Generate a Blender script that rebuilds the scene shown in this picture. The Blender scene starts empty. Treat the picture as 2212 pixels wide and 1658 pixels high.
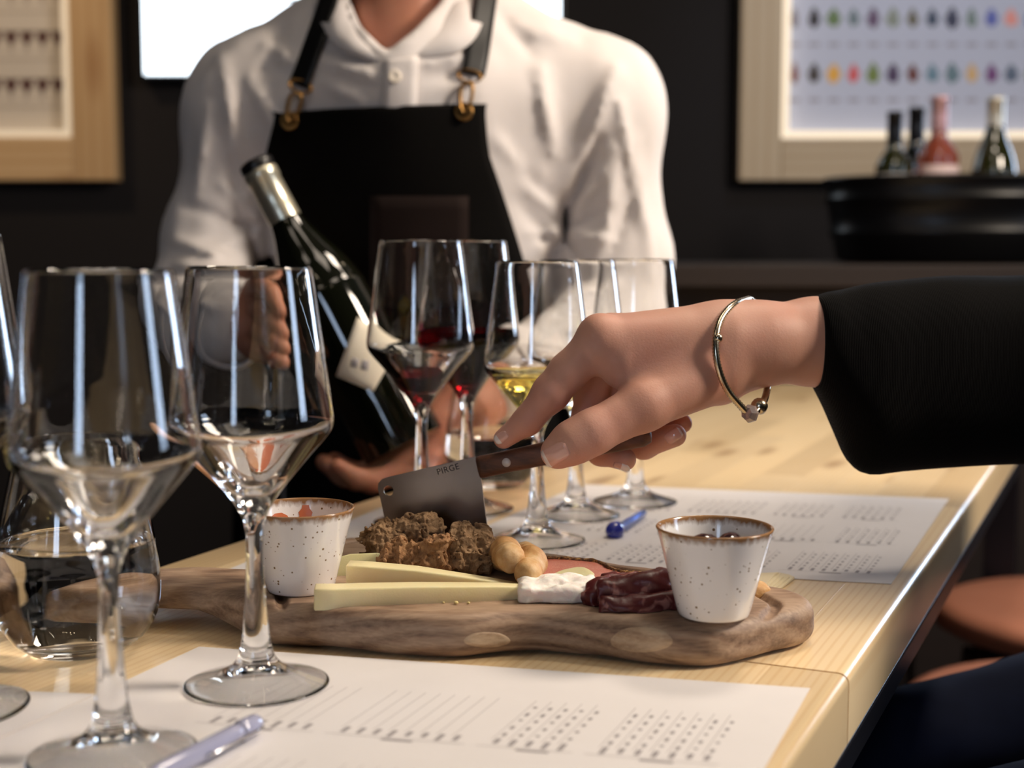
import bpy, bmesh, math, random
import numpy as np
from mathutils import Vector, Matrix, Euler

# ------------------------------------------------------------------ camera, light, exposure
SC = bpy.context.scene
COL = SC.collection
FPX = 3000.0                                   # focal length in pixels of the 2212 px wide frame
PITCH = math.atan(290.0 / FPX)
CAMZ = 1.24                                    # eye height; table top is at 1.00
cam_d = bpy.data.cameras.new('camera'); cam = bpy.data.objects.new('camera', cam_d); COL.objects.link(cam)
cam_d.sensor_width = 36.0; cam_d.lens = 36.0 * FPX / 2212.0
cam_d.clip_start = 0.02
cam.location = (0, 0, CAMZ); cam.rotation_euler = (math.pi / 2 - PITCH, 0, 0)
cam_d.dof.use_dof = True; cam_d.dof.focus_distance = 0.90; cam_d.dof.aperture_fstop = 4.6
cam_d.dof.aperture_blades = 6
SC.camera = cam
SC.view_settings.view_transform = 'Standard'; SC.view_settings.look = 'None'
SC.view_settings.gamma = 1.0; SC.view_settings.use_curve_mapping = False
SC.view_settings.exposure = 0.30
SC.cycles.max_bounces = 24; SC.cycles.transmission_bounces = 24; SC.cycles.glossy_bounces = 8
SC.cycles.diffuse_bounces = 5; SC.cycles.sample_clamp_indirect = 25.0; SC.cycles.blur_glossy = 0.0

world = bpy.data.worlds.new('daylight'); SC.world = world; world.use_nodes = True
world.node_tree.nodes['Background'].inputs[0].default_value = (0.55, 0.72, 1.0, 1)
world.node_tree.nodes['Background'].inputs[1].default_value = 4.0

def area(name, loc, target, sx, sy, power, color):
    d = bpy.data.lights.new(name, 'AREA'); d.shape = 'RECTANGLE'; d.size = sx; d.size_y = sy
    d.energy = power; d.color = color
    o = bpy.data.objects.new(name, d); COL.objects.link(o); o.location = loc
    o.rotation_euler = (Vector(target) - Vector(loc)).to_track_quat('-Z', 'Y').to_euler()
    return o
DAY = (0.62, 0.77, 1.0)
# daylight entering by the room's windows (right wall, back wall far right, behind the viewer)
area('window_daylight', (2.58, 0.60, 1.80), (0, 0.60, 1.80), 0.50, 1.0, 7, DAY)
area('window_daylight', (2.15, 3.38, 1.75), (2.15, 0, 1.75), 0.60, 1.1, 24, DAY)
area('window_daylight', (-0.95, -2.58, 1.80), (-0.95, 0, 1.80), 0.50, 0.8, 6, DAY)
# warm light of the ceiling panel lamps
WARM = (1.0, 0.85, 0.69)
PANELS = [((1.62, 0.86, 2.36), (0.05, 1.50, 1.30), .42, 38.0, 'square black panel lamp hanging nearest the right wall window'),
          ((0.15, 0.95, 2.60), (0.05, 0.95, 1.0), .45, 2.4, 'square black panel lamp hanging straight above the serving board'),
          ((-0.75, 0.45, 2.60), (-0.15, 0.9, 1.0), .30, .7, 'square black panel lamp hanging left of the table'),
          ((0.60, 1.55, 2.60), (0.32, 1.25, 1.0), .30, 8.0, 'square black panel lamp hanging over the far end of the table')]
for loc_, tgt_, s_, pw_, _l in PANELS: area('panel_light', loc_, tgt_, s_, s_, pw_, WARM)

def T(u, v, z=1.0):
    """point of the level plane z that the photograph shows at u, v"""
    a, b = (u - 1106) / FPX, (829 - v) / FPX
    d = np.array([a, math.cos(PITCH) + b * math.sin(PITCH), -math.sin(PITCH) + b * math.cos(PITCH)])
    return np.array([0, 0, CAMZ]) + d * ((z - CAMZ) / d[2])
def P(u, v, Y):
    """point at distance Y into the room"""
    a, b = (u - 1106) / FPX, (829 - v) / FPX
    d = np.array([a, math.cos(PITCH) + b * math.sin(PITCH), -math.sin(PITCH) + b * math.cos(PITCH)])
    return np.array([0, 0, CAMZ]) + d * (Y / d[1])

# ------------------------------------------------------------------ materials
def srgb(r, g, b):
    f = lambda c: (c / 12.92) if c <= 0.04045 else ((c + 0.055) / 1.055) ** 2.4
    return (f(r / 255.), f(g / 255.), f(b / 255.), 1.0)
class NT:
    def __init__(s, name):
        s.m = bpy.data.materials.new(name); s.m.use_nodes = True
        s.t = s.m.node_tree; s.b = s.t.nodes['Principled BSDF']; s.n = s.t.nodes
    def node(s, typ, **kw):
        n = s.n.new(typ)
        for k, v in kw.items():
            if k.startswith('i_'):
                n.inputs[k[2:].replace('_', ' ')].default_value = v
            else: setattr(n, k, v)
        return n
    def link(s, a, b): s.t.links.new(a, b)
    def coords(s, scale=(1, 1, 1), kind='Object', rand=False):
        tc = s.node('ShaderNodeTexCoord'); mp = s.node('ShaderNodeMapping'); mp.inputs['Scale'].default_value = scale
        s.link(tc.outputs[kind], mp.inputs['Vector'])
        if rand:
            oi = s.node('ShaderNodeObjectInfo'); mu = s.node('ShaderNodeMath', operation='MULTIPLY'); mu.inputs[1].default_value = 37.0
            s.link(oi.outputs['Random'], mu.inputs[0]); s.link(mu.outputs[0], mp.inputs['Location'])
        return mp.outputs[0]
    def noise(s, vec, scale, detail=3, rough=0.55, dist=0.0):
        n = s.node('ShaderNodeTexNoise'); n.inputs['Scale'].default_value = scale; n.inputs['Detail'].default_value = detail
        n.inputs['Roughness'].default_value = rough; n.inputs['Distortion'].default_value = dist
        if vec is not None: s.link(vec, n.inputs['Vector'])
        return n.outputs['Fac']
    def ramp(s, fac, stops):
        r = s.node('ShaderNodeValToRGB'); e = r.color_ramp.elements
        while len(e) < len(stops): e.new(0.5)
        for q, (p, c) in zip(e, stops): q.position = p; q.color = c if len(c) == 4 else (*c, 1)
        s.link(fac, r.inputs[0]); return r.outputs[0]
    def mix(s, fac, a, b, mode='MIX'):
        n = s.node('ShaderNodeMix', data_type='RGBA', blend_type=mode)
        for sock, v in ((n.inputs[0], fac), (n.inputs[6], a), (n.inputs[7], b)):
            if hasattr(v, 'is_output'): s.link(v, sock)
            else: sock.default_value = v
        return n.outputs[2]
    def bump(s, h, strength=0.3, dist=0.001):
        n = s.node('ShaderNodeBump'); n.inputs['Strength'].default_value = strength; n.inputs['Distance'].default_value = dist
        s.link(h, n.inputs['Height']); s.link(n.outputs[0], s.b.inputs['Normal'])
    def set(s, **kw):
        for k, v in kw.items():
            sock = s.b.inputs[k.replace('_', ' ')]
            if hasattr(v, 'is_output'): s.link(v, sock)
            else: sock.default_value = v
        return s.m
def plain(name, col, rough=0.5, **kw):
    return NT(name).set(Base_Color=col, Roughness=rough, **kw)

def mat_pine(name, light, dark, scale=1.0, rough=0.32, rings=55):
    n = NT(name); v = n.coords((1, 0.05, 1), rand=True)
    w = n.node('ShaderNodeTexWave', wave_type='BANDS', bands_direction='X')
    w.inputs['Scale'].default_value = rings * scale; w.inputs['Distortion'].default_value = 5.0; w.inputs['Detail'].default_value = 2.0
    w.inputs['Detail Scale'].default_value = 0.6
    n.link(v, w.inputs['Vector'])
    f = n.noise(v, 420 * scale, 2); g = n.noise(n.coords((1, .25, 1), rand=True), 14 * scale, 3, .6, .6)
    c = n.ramp(w.outputs['Fac'], [(0.0, light), (0.62, light), (1.0, dark)])
    c = n.mix(0.32, c, n.ramp(g, [(0.3, light), (0.75, dark)]))
    oi = n.node('ShaderNodeObjectInfo')
    c = n.mix(1.0, c, n.ramp(oi.outputs['Random'], [(0, (.80, .76, .70)), (.5, (.96, .95, .94)), (1, (1.08, 1.06, 1.02))]), 'MULTIPLY')
    k = n.node('ShaderNodeTexVoronoi', feature='F1', voronoi_dimensions='2D'); k.inputs['Scale'].default_value = 8.0 * scale; k.inputs['Randomness'].default_value = 1.0
    n.link(n.coords((1, .30, 1), rand=True), k.inputs['Vector'])
    c = n.mix(n.ramp(k.outputs['Distance'], [(0.0, (.62, .62, .62)), (0.05, (.45, .45, .45)), (0.12, (0, 0, 0))]), c, srgb(142, 96, 52))
    n.bump(f, 0.05, 0.0005)
    return n.set(Base_Color=c, Roughness=rough, Coat_Weight=0.25, Coat_Roughness=0.18)

M = {}
M['pine'] = mat_pine('oiled_pine', srgb(244, 221, 180), srgb(230, 199, 151))
M['pine_frame'] = mat_pine('frame_pine', srgb(208, 176, 134), srgb(192, 156, 110), 0.5, 0.6, 20)
M['pine_frame2'] = mat_pine('pale_frame_pine', srgb(200, 184, 160), srgb(186, 166, 138), 0.5, 0.6, 20)
M['steel_dark'] = plain('dark_steel', srgb(38, 38, 44), 0.35, Metallic=0.7)
M['wall'] = (lambda n: n.set(Base_Color=n.mix(n.noise(n.coords(), 3.0, 4), srgb(22, 19, 20), srgb(27, 24, 25)), Roughness=0.8, Specular_IOR_Level=.25))(NT('charcoal_paint'))
M['ceil'] = plain('ceiling_paint', srgb(70, 66, 64), 0.9)
M['floor'] = (lambda n: n.set(Base_Color=n.mix(n.noise(n.coords((4, .5, 1)), 8, 4), srgb(62, 50, 42), srgb(82, 66, 54)), Roughness=0.5))(NT('dark_floor'))
M['paper'] = (lambda n: n.set(Base_Color=n.mix(n.noise(n.coords(), 25, 3), srgb(222, 218, 217), srgb(229, 225, 224)), Roughness=0.85))(NT('matt_paper'))
M['print'] = plain('grey_print', srgb(164, 158, 160), 0.8)
M['print_dark'] = plain('dark_print', srgb(150, 144, 147), 0.8)
M['glass'] = NT('clear_glass').set(Base_Color=(0.99, 0.995, 0.995, 1), Roughness=0.0, IOR=1.5, Transmission_Weight=1.0)
def clear(name, col, ior):
    n = NT(name); n.n.remove(n.b); g = n.node('ShaderNodeBsdfGlass'); g.inputs['Color'].default_value = col; g.inputs['Roughness'].default_value = 0.0; g.inputs['IOR'].default_value = ior
    n.link(g.outputs[0], n.n['Material Output'].inputs['Surface']); return n.m
# liquids: (surface against the glass wall, free surface against the air)
M['water'] = (clear('water_at_glass', (1, 1, 1, 1), 1.33 / 1.5), clear('water_surface', (1, 1, 1, 1), 1.33))
M['white_wine'] = (clear('white_wine_at_glass', (.95, .86, .42, 1), 1.34 / 1.5), clear('white_wine_surface', (.98, .95, .76, 1), 1.34))
M['red_wine'] = (clear('red_wine_at_glass', (.20, .012, .022, 1), 1.34 / 1.5), clear('red_wine_surface', (.42, .06, .08, 1), 1.34))
M['black'] = plain('black_plastic', (0.006, 0.006, 0.007, 1), 0.3)
M['chrome'] = plain('polished_steel', (0.75, 0.75, 0.77, 1), 0.16, Metallic=1.0)
M['silver'] = plain('warm_silver', srgb(206, 192, 168), 0.24, Metallic=1.0)

# ------------------------------------------------------------------ mesh helpers
def mesh(name, verts, faces, mats, smooth=True, midx=None):
    me = bpy.data.meshes.new(name)
    me.from_pydata([tuple(map(float, v)) for v in verts], [], [tuple(map(int, f)) for f in faces])
    for m in (mats if isinstance(mats, (list, tuple)) else [mats]): me.materials.append(m)
    if smooth: me.polygons.foreach_set('use_smooth', [True] * len(me.polygons))
    if midx is not None: me.polygons.foreach_set('material_index', [int(i) for i in midx])
    me.update(); return me
def obj(name, me, parent=None, loc=None):
    o = bpy.data.objects.new(name, me); COL.objects.link(o)
    if parent is not None: o.parent = parent
    if loc is not None: o.location = loc
    return o
def tag(o, label=None, cat=None, group=None, kind=None):
    for k, v in (('label', label), ('category', cat), ('group', group), ('kind', kind)):
        if v: o[k] = v
    return o
def thing(name, label, cat, loc=(0, 0, 0), rz=0.0, group=None):
    o = bpy.data.objects.new(name, None); COL.objects.link(o); o.empty_display_size = 0.03
    o.location = [float(c) for c in loc]; o.rotation_euler = (0, 0, rz)
    return tag(o, label, cat, group)
def wpos(o):
    v = Vector(o.location)
    return v if o.parent is None else v + wpos(o.parent)
def part(name, vf, mats, parent, smooth=True, midx=None):
    """vf in world coordinates; parent chain unrotated"""
    L = np.array(wpos(parent)); v = np.asarray(vf[0], dtype=float) - L
    return obj(name, mesh(name, v, vf[1], mats, smooth, midx), parent)
def solo(name, vf, mats, label, cat, group=None, smooth=True, kind=None, midx=None):
    v = np.asarray(vf[0], dtype=float); lo, hi = v.min(0), v.max(0); c = np.array([(lo[0] + hi[0]) / 2, (lo[1] + hi[1]) / 2, lo[2]])
    o = obj(name, mesh(name, v - c, vf[1], mats, smooth, midx), None, [float(a) for a in c])
    return tag(o, label, cat, group, kind)
def sharp(o, deg=35):
    me = o.data; bm = bmesh.new(); bm.from_mesh(me)
    for e in bm.edges:
        if len(e.link_faces) == 2 and e.calc_face_angle(0) > math.radians(deg): e.smooth = False
    bm.to_mesh(me); bm.free(); return o
def join(*vfs):
    V, F, n = [], [], 0
    for v, f in vfs:
        v = np.asarray(v, dtype=float); V.append(v); F += [tuple(int(i) + n for i in q) for q in f]; n += len(v)
    return np.concatenate(V), F
def xf(vf, m):
    v = np.asarray(vf[0], dtype=float); m = np.array(m); return v @ m[:3, :3].T + m[:3, 3], vf[1]
def move(vf, d): return np.asarray(vf[0], dtype=float) + np.array(d, dtype=float), vf[1]
def frame_to(z, x=None):
    z = np.array(z, float); z /= np.linalg.norm(z)
    x = np.array([1, 0, 0.]) if x is None else np.array(x, float)
    if abs(x @ z) > 0.97: x = np.array([0, 1, 0.])
    x = x - z * (x @ z); x /= np.linalg.norm(x); y = np.cross(z, x)
    m = np.eye(4); m[:3, 0] = x; m[:3, 1] = y; m[:3, 2] = z; return m
def at(m, p): m = m.copy(); m[:3, 3] = p; return m
def box(x0, x1, y0, y1, z0, z1, c=0.0):
    bm = bmesh.new(); bmesh.ops.create_cube(bm, size=1.0)
    for v in bm.verts: v.co = ((x0 + x1) / 2 + v.co.x * (x1 - x0), (y0 + y1) / 2 + v.co.y * (y1 - y0), (z0 + z1) / 2 + v.co.z * (z1 - z0))
    if c > 0: bmesh.ops.bevel(bm, geom=list(bm.edges), offset=c, segments=2, profile=0.5, affect='EDGES')
    bm.verts.index_update(); V = [tuple(v.co) for v in bm.verts]; F = [tuple(v.index for v in f.verts) for f in bm.faces]; bm.free()
    return np.array(V), F
def lathe(prof, seg=56, closed=False):
    """prof: (r, z) list; revolve about z. r=0 points collapse to a pole"""
    V, F, rows = [], [], []
    for r, z in prof:
        if r < 1e-7: rows.append([len(V)]); V.append((0, 0, z))
        else:
            rows.append(list(range(len(V), len(V) + seg)))
            V += [(r * math.cos(2 * math.pi * k / seg), r * math.sin(2 * math.pi * k / seg), z) for k in range(seg)]
    for a, b in zip(rows, rows[1:]):
        for k in range(seg):
            q = (a[k % len(a)], a[(k + 1) % len(a)], b[(k + 1) % len(b)], b[k % len(b)])
            q = tuple(dict.fromkeys(q))
            if len(q) >= 3: F.append(q)
    return np.array(V, float), F
def catmull(pts, n=6):
    p = [np.array(q, float) for q in pts]; p = [2 * p[0] - p[1]] + p + [2 * p[-1] - p[-2]]; out = []
    for i in range(1, len(p) - 2):
        for k in range(n):
            t = k / n; a, b, c, d = p[i - 1], p[i], p[i + 1], p[i + 2]
            out.append(0.5 * ((2 * b) + (c - a) * t + (2 * a - 5 * b + 4 * c - d) * t * t + (3 * b - a - 3 * c + d) * t ** 3))
    out.append(p[-2]); return out
def loft(rings, cap=True, close=True):
    V = np.concatenate([np.asarray(r, float) for r in rings]); n = len(rings[0]); F = []
    for i in range(len(rings) - 1):
        for k in range(n if close else n - 1):
            F.append((i * n + k, i * n + (k + 1) % n, (i + 1) * n + (k + 1) % n, (i + 1) * n + k))
    if cap:
        F.append(tuple(range(n - 1, -1, -1))); F.append(tuple(range((len(rings) - 1) * n, len(rings) * n)))
    return V, F
def tube(path, rad, seg=10, cap=True, up=None):
    path = [np.array(p, float) for p in path]; rings = []; N = len(path)
    rad = [rad] * N if np.isscalar(rad) else rad
    t0 = path[1] - path[0]; x = frame_to(t0, up)[:3, 0]
    for i in range(N):
        t = path[min(i + 1, N - 1)] - path[max(i - 1, 0)]; t /= np.linalg.norm(t)
        x = x - t * (x @ t); x /= np.linalg.norm(x); y = np.cross(t, x)
        rings.append([path[i] + rad[i] * (math.cos(a) * x + math.sin(a) * y) for a in np.linspace(0, 2 * math.pi, seg, endpoint=False)])
    return loft(rings, cap)
def torus(R, r, sR=40, sr=10):
    return tube([(R * math.cos(a), R * math.sin(a), 0) for a in np.linspace(0, 2 * math.pi, sR + 1)], r, sr, False)
def rrect(w, h, r, n=3):
    r = min(r, w / 2 - 1e-6, h / 2 - 1e-6); out = []
    for cx, cy, a0 in ((w / 2 - r, h / 2 - r, 0), (-w / 2 + r, h / 2 - r, 90), (-w / 2 + r, -h / 2 + r, 180), (w / 2 - r, -h / 2 + r, 270)):
        for k in range(n + 1):
            a = math.radians(a0 + 90 * k / n); out.append((cx + r * math.cos(a), cy + r * math.sin(a)))
    return out
def prism(poly, m, h, c=0.0):
    """polygon in local xy extruded by h along local z of frame m, optional chamfer"""
    poly = np.array(poly, float); cen = poly.mean(0)
    def ring(s, z):
        q = cen + (poly - cen) * s; return [np.array(m)[:3, :3] @ np.array([a, b, z]) + np.array(m)[:3, 3] for a, b in q]
    if c > 0:
        ex = np.abs(poly - cen).max(); s = 1 - c / ex
        return loft([ring(s, 0), ring(1, c), ring(1, h - c), ring(s, h)])
    return loft([ring(1, 0), ring(1, h)])

# ------------------------------------------------------------------ implicit surfaces
def vnoise(p, seed=0):
    p = np.asarray(p, dtype=np.float64); i = np.floor(p).astype(np.int64); f = p - i; f = f * f * (3 - 2 * f)
    def h(a, b, c):
        n = (a * 374761393 + b * 668265263 + c * 2147483647 + seed * 974634777) & 0xffffffff
        n = ((n ^ (n >> 13)) * 1274126177) & 0xffffffff
        return ((n ^ (n >> 16)) & 0xffff) / 65535.0
    x, y, z = i[..., 0], i[..., 1], i[..., 2]; u, v, w = f[..., 0], f[..., 1], f[..., 2]
    l = lambda a, b, t: a + (b - a) * t
    return l(l(l(h(x, y, z), h(x + 1, y, z), u), l(h(x, y + 1, z), h(x + 1, y + 1, z), u), v),
             l(l(h(x, y, z + 1), h(x + 1, y, z + 1), u), l(h(x, y + 1, z + 1), h(x + 1, y + 1, z + 1), u), v), w) * 2 - 1
def fbm(p, oct=3, seed=0):
    return sum(vnoise(np.asarray(p) * 2 ** k, seed + k) / 2 ** k for k in range(oct))
def rc(p, a, b, ra, rb):
    a = np.array(a, float); ba = np.array(b, float) - a; pa = p - a
    t = np.clip(pa @ ba / max(ba @ ba, 1e-12), 0, 1)
    return np.linalg.norm(pa - t[..., None] * ba, axis=-1) - (ra + (rb - ra) * t)
def rcs(p, pts, rad, k=0.0):
    d = None
    for i in range(len(pts) - 1):
        e = rc(p, pts[i], pts[i + 1], rad[i], rad[i + 1]); d = e if d is None else (np.minimum(d, e) if k <= 0 else smin(d, e, k))
    return d
def ell(p, c, r, R=None):
    q = p - np.array(c, float)
    if R is not None: q = q @ np.array(R)
    r = np.array(r, float); k0 = np.linalg.norm(q / r, axis=-1); k1 = np.linalg.norm(q / (r * r), axis=-1)
    return k0 * (k0 - 1) / np.maximum(k1, 1e-9)
def smin(a, b, k):
    h = np.maximum(k - np.abs(a - b), 0) / k; return np.minimum(a, b) - h * h * k * 0.25
def snet(fn, lo, hi, h):
    B = 4; nb = [int(math.ceil((hi[i] - lo[i]) / h / B)) + 1 for i in range(3)]
    cx = [lo[i] + h * B * np.arange(nb[i] + 1) for i in range(3)]
    Fc = fn(np.stack(np.meshgrid(*cx, indexing='ij'), -1).reshape(-1, 3)).reshape([n + 1 for n in nb])
    cor = [Fc[i:i + nb[0], j:j + nb[1], k:k + nb[2]] for i in (0, 1) for j in (0, 1) for k in (0, 1)]
    near = (np.min(np.abs(cor), 0) < h * B * 2.0 + .002)                 # blocks the surface may cross
    Fv = np.repeat(np.repeat(np.repeat(Fc[:-1, :-1, :-1], B, 0), B, 1), B, 2); msk = np.repeat(np.repeat(np.repeat(near, B, 0), B, 1), B, 2)
    q = np.argwhere(msk); Fv[msk] = fn(np.array(lo) + h * q)
    S = Fv < 0; sh = np.array(Fv.shape) - 1
    sl = lambda o: tuple(slice(o[i], o[i] + sh[i]) for i in range(3))
    cs = [(i, j, k) for i in (0, 1) for j in (0, 1) for k in (0, 1)]
    tot = sum(S[sl(c)].astype(np.int8) for c in cs); act = (tot > 0) & (tot < 8)
    acc = np.zeros((*sh, 3)); cnt = np.zeros(sh)
    for c in cs:
        for d in range(3):
            if c[d]: continue
            e = list(c); e[d] = 1; f0, f1 = Fv[sl(c)], Fv[sl(tuple(e))]; x = (f0 < 0) != (f1 < 0)
            t = np.where(x, f0 / np.where(x, f0 - f1, 1), 0)
            for q in range(3): acc[..., q] += np.where(x, c[q] + (t if q == d else 0), 0)
            cnt += x
    idx = -np.ones(sh, dtype=np.int64); ii = np.argwhere(act); idx[act] = np.arange(len(ii))
    V = np.array(lo) + h * (ii + acc[act] / cnt[act][:, None]); F = []
    for d in range(3):
        a, b = (d + 1) % 3, (d + 2) % 3
        s0 = [slice(None)] * 3; s1 = [slice(None)] * 3; s0[d] = slice(0, -1); s1[d] = slice(1, None)
        x0, x1 = S[tuple(s0)], S[tuple(s1)]; E = np.argwhere(x0 != x1)
        ok = (E[:, a] > 0) & (E[:, b] > 0) & (E[:, a] < sh[a]) & (E[:, b] < sh[b]); E = E[ok]
        inside = S[E[:, 0], E[:, 1], E[:, 2]]
        def cell(da, db):
            q = E.copy(); q[:, a] += da; q[:, b] += db; return idx[q[:, 0], q[:, 1], q[:, 2]]
        Q = np.stack([cell(-1, -1), cell(0, -1), cell(0, 0), cell(-1, 0)], 1)
        Q[~inside] = Q[~inside][:, ::-1]; F.append(Q)
    F = np.concatenate(F); return V, F[(F >= 0).all(1)]
def smooth_mesh(vf, it=2, lam=0.5):
    V, F = np.asarray(vf[0], float), np.asarray(vf[1])
    e = np.concatenate([F[:, [0, 1]], F[:, [1, 2]], F[:, [2, 3]], F[:, [3, 0]]])
    for k in range(it):
        for l in (lam, -lam * 1.04):
            acc = np.zeros_like(V); c = np.zeros(len(V))
            np.add.at(acc, e[:, 0], V[e[:, 1]]); np.add.at(acc, e[:, 1], V[e[:, 0]]); np.add.at(c, e[:, 0], 1); np.add.at(c, e[:, 1], 1)
            V = V + l * (acc / c[:, None] - V)
    return V, vf[1]
# ------------------------------------------------------------------ the room
WY = 3.4                                        # back wall
def struct(name, vf, mat, smooth=False):
    return tag(solo(name, vf, mat, None, None, smooth=smooth), kind='structure')
struct('floor', box(-3.2, 2.7, -2.7, WY + .1, -0.1, 0), M['floor'])
struct('ceiling', box(-3.2, 2.7, -2.7, WY + .1, 2.95, 3.05), M['ceil'])
struct('wall_left', box(-3.2, -3.1, -2.7, WY, 0, 2.95), M['wall'])
def wall_with_holes(name, axis, c0, c1, a0, a1, holes):
    vfs = []; edges = sorted(holes); cur = a0
    def bx(p, q, z0, z1): vfs.append(box(c0, c1, p, q, z0, z1) if axis == 'x' else box(p, q, c0, c1, z0, z1))
    for h0, h1, z0, z1 in edges:
        bx(cur, h0, 0, 2.95); bx(h0, h1, 0, z0); bx(h0, h1, z1, 2.95); cur = h1
    bx(cur, a1, 0, 2.95); struct(name, join(*vfs), M['wall'])
wall_with_holes('wall_right', 'x', 2.6, 2.7, -2.7, WY, [(.33, .87, 1.28, 2.32)])
wall_with_holes('wall_front', 'y', -2.7, -2.6, -3.1, 2.6, [(-1.22, -.68, 1.38, 2.22)])
wall_with_holes('wall_back', 'y', WY, WY + .1, -3.2, 2.7, [(1.83, 2.47, 1.18, 2.32)])
M['win_frame'] = plain('window_paint', srgb(60, 58, 58), 0.5)
pane_m = NT('window_pane').set(Base_Color=(1, 1, 1, 1), Roughness=0.0, IOR=1.0, Transmission_Weight=1.0)
def window(n, axis, c, a0, a1, z0, z1):
    f = []; t = .05
    for p, q, r, s in ((a0, a1, z0, z0 + t), (a0, a1, z1 - t, z1), (a0, a0 + t, z0 + t, z1 - t), (a1 - t, a1, z0 + t, z1 - t), ((a0 + a1) / 2 - .02, (a0 + a1) / 2 + .02, z0 + t, z1 - t)):
        f.append(box(c - .03, c + .03, p, q, r, s) if axis == 'x' else box(p, q, c - .03, c + .03, r, s))
    w = struct('window_%d' % n, f[0], M['win_frame'])
    for g in f[1:]: part('window_frame', g, M['win_frame'], w, False)
window(1, 'x', 2.66, .33, .87, 1.28, 2.32); window(2, 'y', -2.66, -1.22, -.68, 1.38, 2.22); window(3, 'y', WY + .06, 1.83, 2.47, 1.18, 2.32)

# ceiling track lamps: warm by default, plus an added bluish one for the right poster
def track_lamp(loc, target, power, label, ang=75, size=0.035, col=(1.0, 0.72, 0.44)):
    loc = np.array(loc, float); d = np.array(target, float) - loc; d /= np.linalg.norm(d)
    t = thing('track_lamp', label, 'lamp', loc, group='ceiling track lamps')
    m = at(frame_to(-d), loc)
    part('lamp_shade', xf(lathe([(.045, -.01), (.047, .0), (.047, .10), (.03, .115), (0, .115)], 24), m), M['black'], t)
    part('stem', tube([loc - d * .07, loc + np.array([0, 0, .25])], .008, 8), M['black'], t)
    L = bpy.data.lights.new('spot', 'SPOT'); L.energy = power; L.color = col; L.spot_size = math.radians(ang); L.spot_blend = 0.6; L.shadow_soft_size = size
    o = bpy.data.objects.new('spot', L); COL.objects.link(o); o.parent = t
    o.rotation_euler = Vector(-d).to_track_quat('Z', 'Y').to_euler(); o.location = [float(c) for c in d * 0.012]
for loc, tgt, s, pw, lab_ in PANELS:
    loc = np.array(loc); d = np.array(tgt) - loc; d /= np.linalg.norm(d); t = thing('panel_lamp', lab_, 'lamp', loc, group='ceiling panel lamps'); mm = at(frame_to(-d, (1, 0, 0)), loc); h = s / 2 + .012
    m2 = np.array(Vector(d).to_track_quat('-Z', 'Y').to_matrix().to_4x4()); m2[:3, 3] = loc
    part('housing', xf(box(-h, h, -h, h, .004, .05, .004), m2), M['black'], t, False)
    for x0, x1, y0, y1 in ((-h, h, -h, -h + .01), (-h, h, h - .01, h), (-h, -h + .01, -h + .01, h - .01), (h - .01, h, -h + .01, h - .01)): part('rim', xf(box(x0, x1, y0, y1, -.012, .0035), m2), M['black'], t, False)
    part('cable', tube([loc - d * .05, np.array([loc[0], loc[1], 2.95])], .004, 8), M['black'], t)
track_lamp((-1.45, 2.5, 2.62), (-1.35, WY, 1.45), 26, 'black track lamp aimed at the left poster', 60)
track_lamp((1.0, 2.3, 2.62), (1.0, WY, 1.5), 13, 'added bluish track lamp standing in for window glare on the right poster', 60, .035, (.66, .78, 1.0))  # added spot: its bluish light stands in for window reflection on the poster

# bars with four small bare bulbs each
def bulb_bar(loc, ang, label):
    t = thing('bulb_bar', label, 'lamp', loc, ang, 'ceiling bulb bars')
    obj('bar', mesh('bar', *box(-.26, .26, -.02, .02, .02, .05, .004), M['black'], False), t)
    obj('stem', mesh('stem', *tube([(0, 0, .05), (0, 0, 2.95 - loc[2])], .008, 8), M['black']), t)
    for k in range(4):
        x = -.195 + .13 * k
        obj('bulb_socket', mesh('bulb_socket', *lathe([(.012, -.004), (.016, .0), (.016, .0195), (0, .0195)], 16), M['black']), t, (x, 0, 0))
        L = bpy.data.lights.new('bulb', 'POINT'); L.energy = .35; L.color = (1.0, .80, .55); L.shadow_soft_size = .016
        o = bpy.data.objects.new('bulb', L); COL.objects.link(o); o.parent = t; o.location = (x, 0, -.018)
bulb_bar((.42, -.10, 2.45), .2, 'black bar of four bare bulbs hanging right behind the viewer')
bulb_bar((-.55, .05, 2.45), -.3, 'black bar of four bare bulbs hanging left behind the viewer')
bulb_bar((.95, 2.15, 2.45), .1, 'black bar of four bare bulbs hanging near the bar counter')

# ------------------------------------------------------------------ table
TH = math.radians(-24.4); SEAM = T(1834, 1456); W = 0.533
tbl = thing('high_table', 'long pale pine high table with a dark steel frame', 'table', (SEAM[0], SEAM[1], 0), TH)
ca, sa = math.cos(TH), math.sin(TH)
def tw(x, y, z=1.0): return np.array([SEAM[0] + ca * x - sa * y, SEAM[1] + sa * x + ca * y, z])
random.seed(5)
ROWS = 12; rw = W / ROWS; TT = 0.044
def stave_profile(kind):
    c = .00003
    if kind == 'R':
        return [(-rw + c, 0), (-rw, -c), (-rw, -TT), (-.003, -TT), (0, -TT + .003)] + [(-.006 + .006 * math.cos(a), -.006 + .006 * math.sin(a)) for a in np.linspace(0, math.pi / 2, 6)]
    if kind == 'L':
        return [(-rw + .006 - .006 * math.sin(a), -.006 + .006 * math.cos(a)) for a in np.linspace(0, math.pi / 2, 6)] + [(-rw, -TT + .003), (-rw + .003, -TT), (0, -TT), (0, -c), (-c, 0)]
    return [(-rw + c, 0), (-rw, -c), (-rw, -TT), (0, -TT), (0, -c), (-c, 0)]
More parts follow.
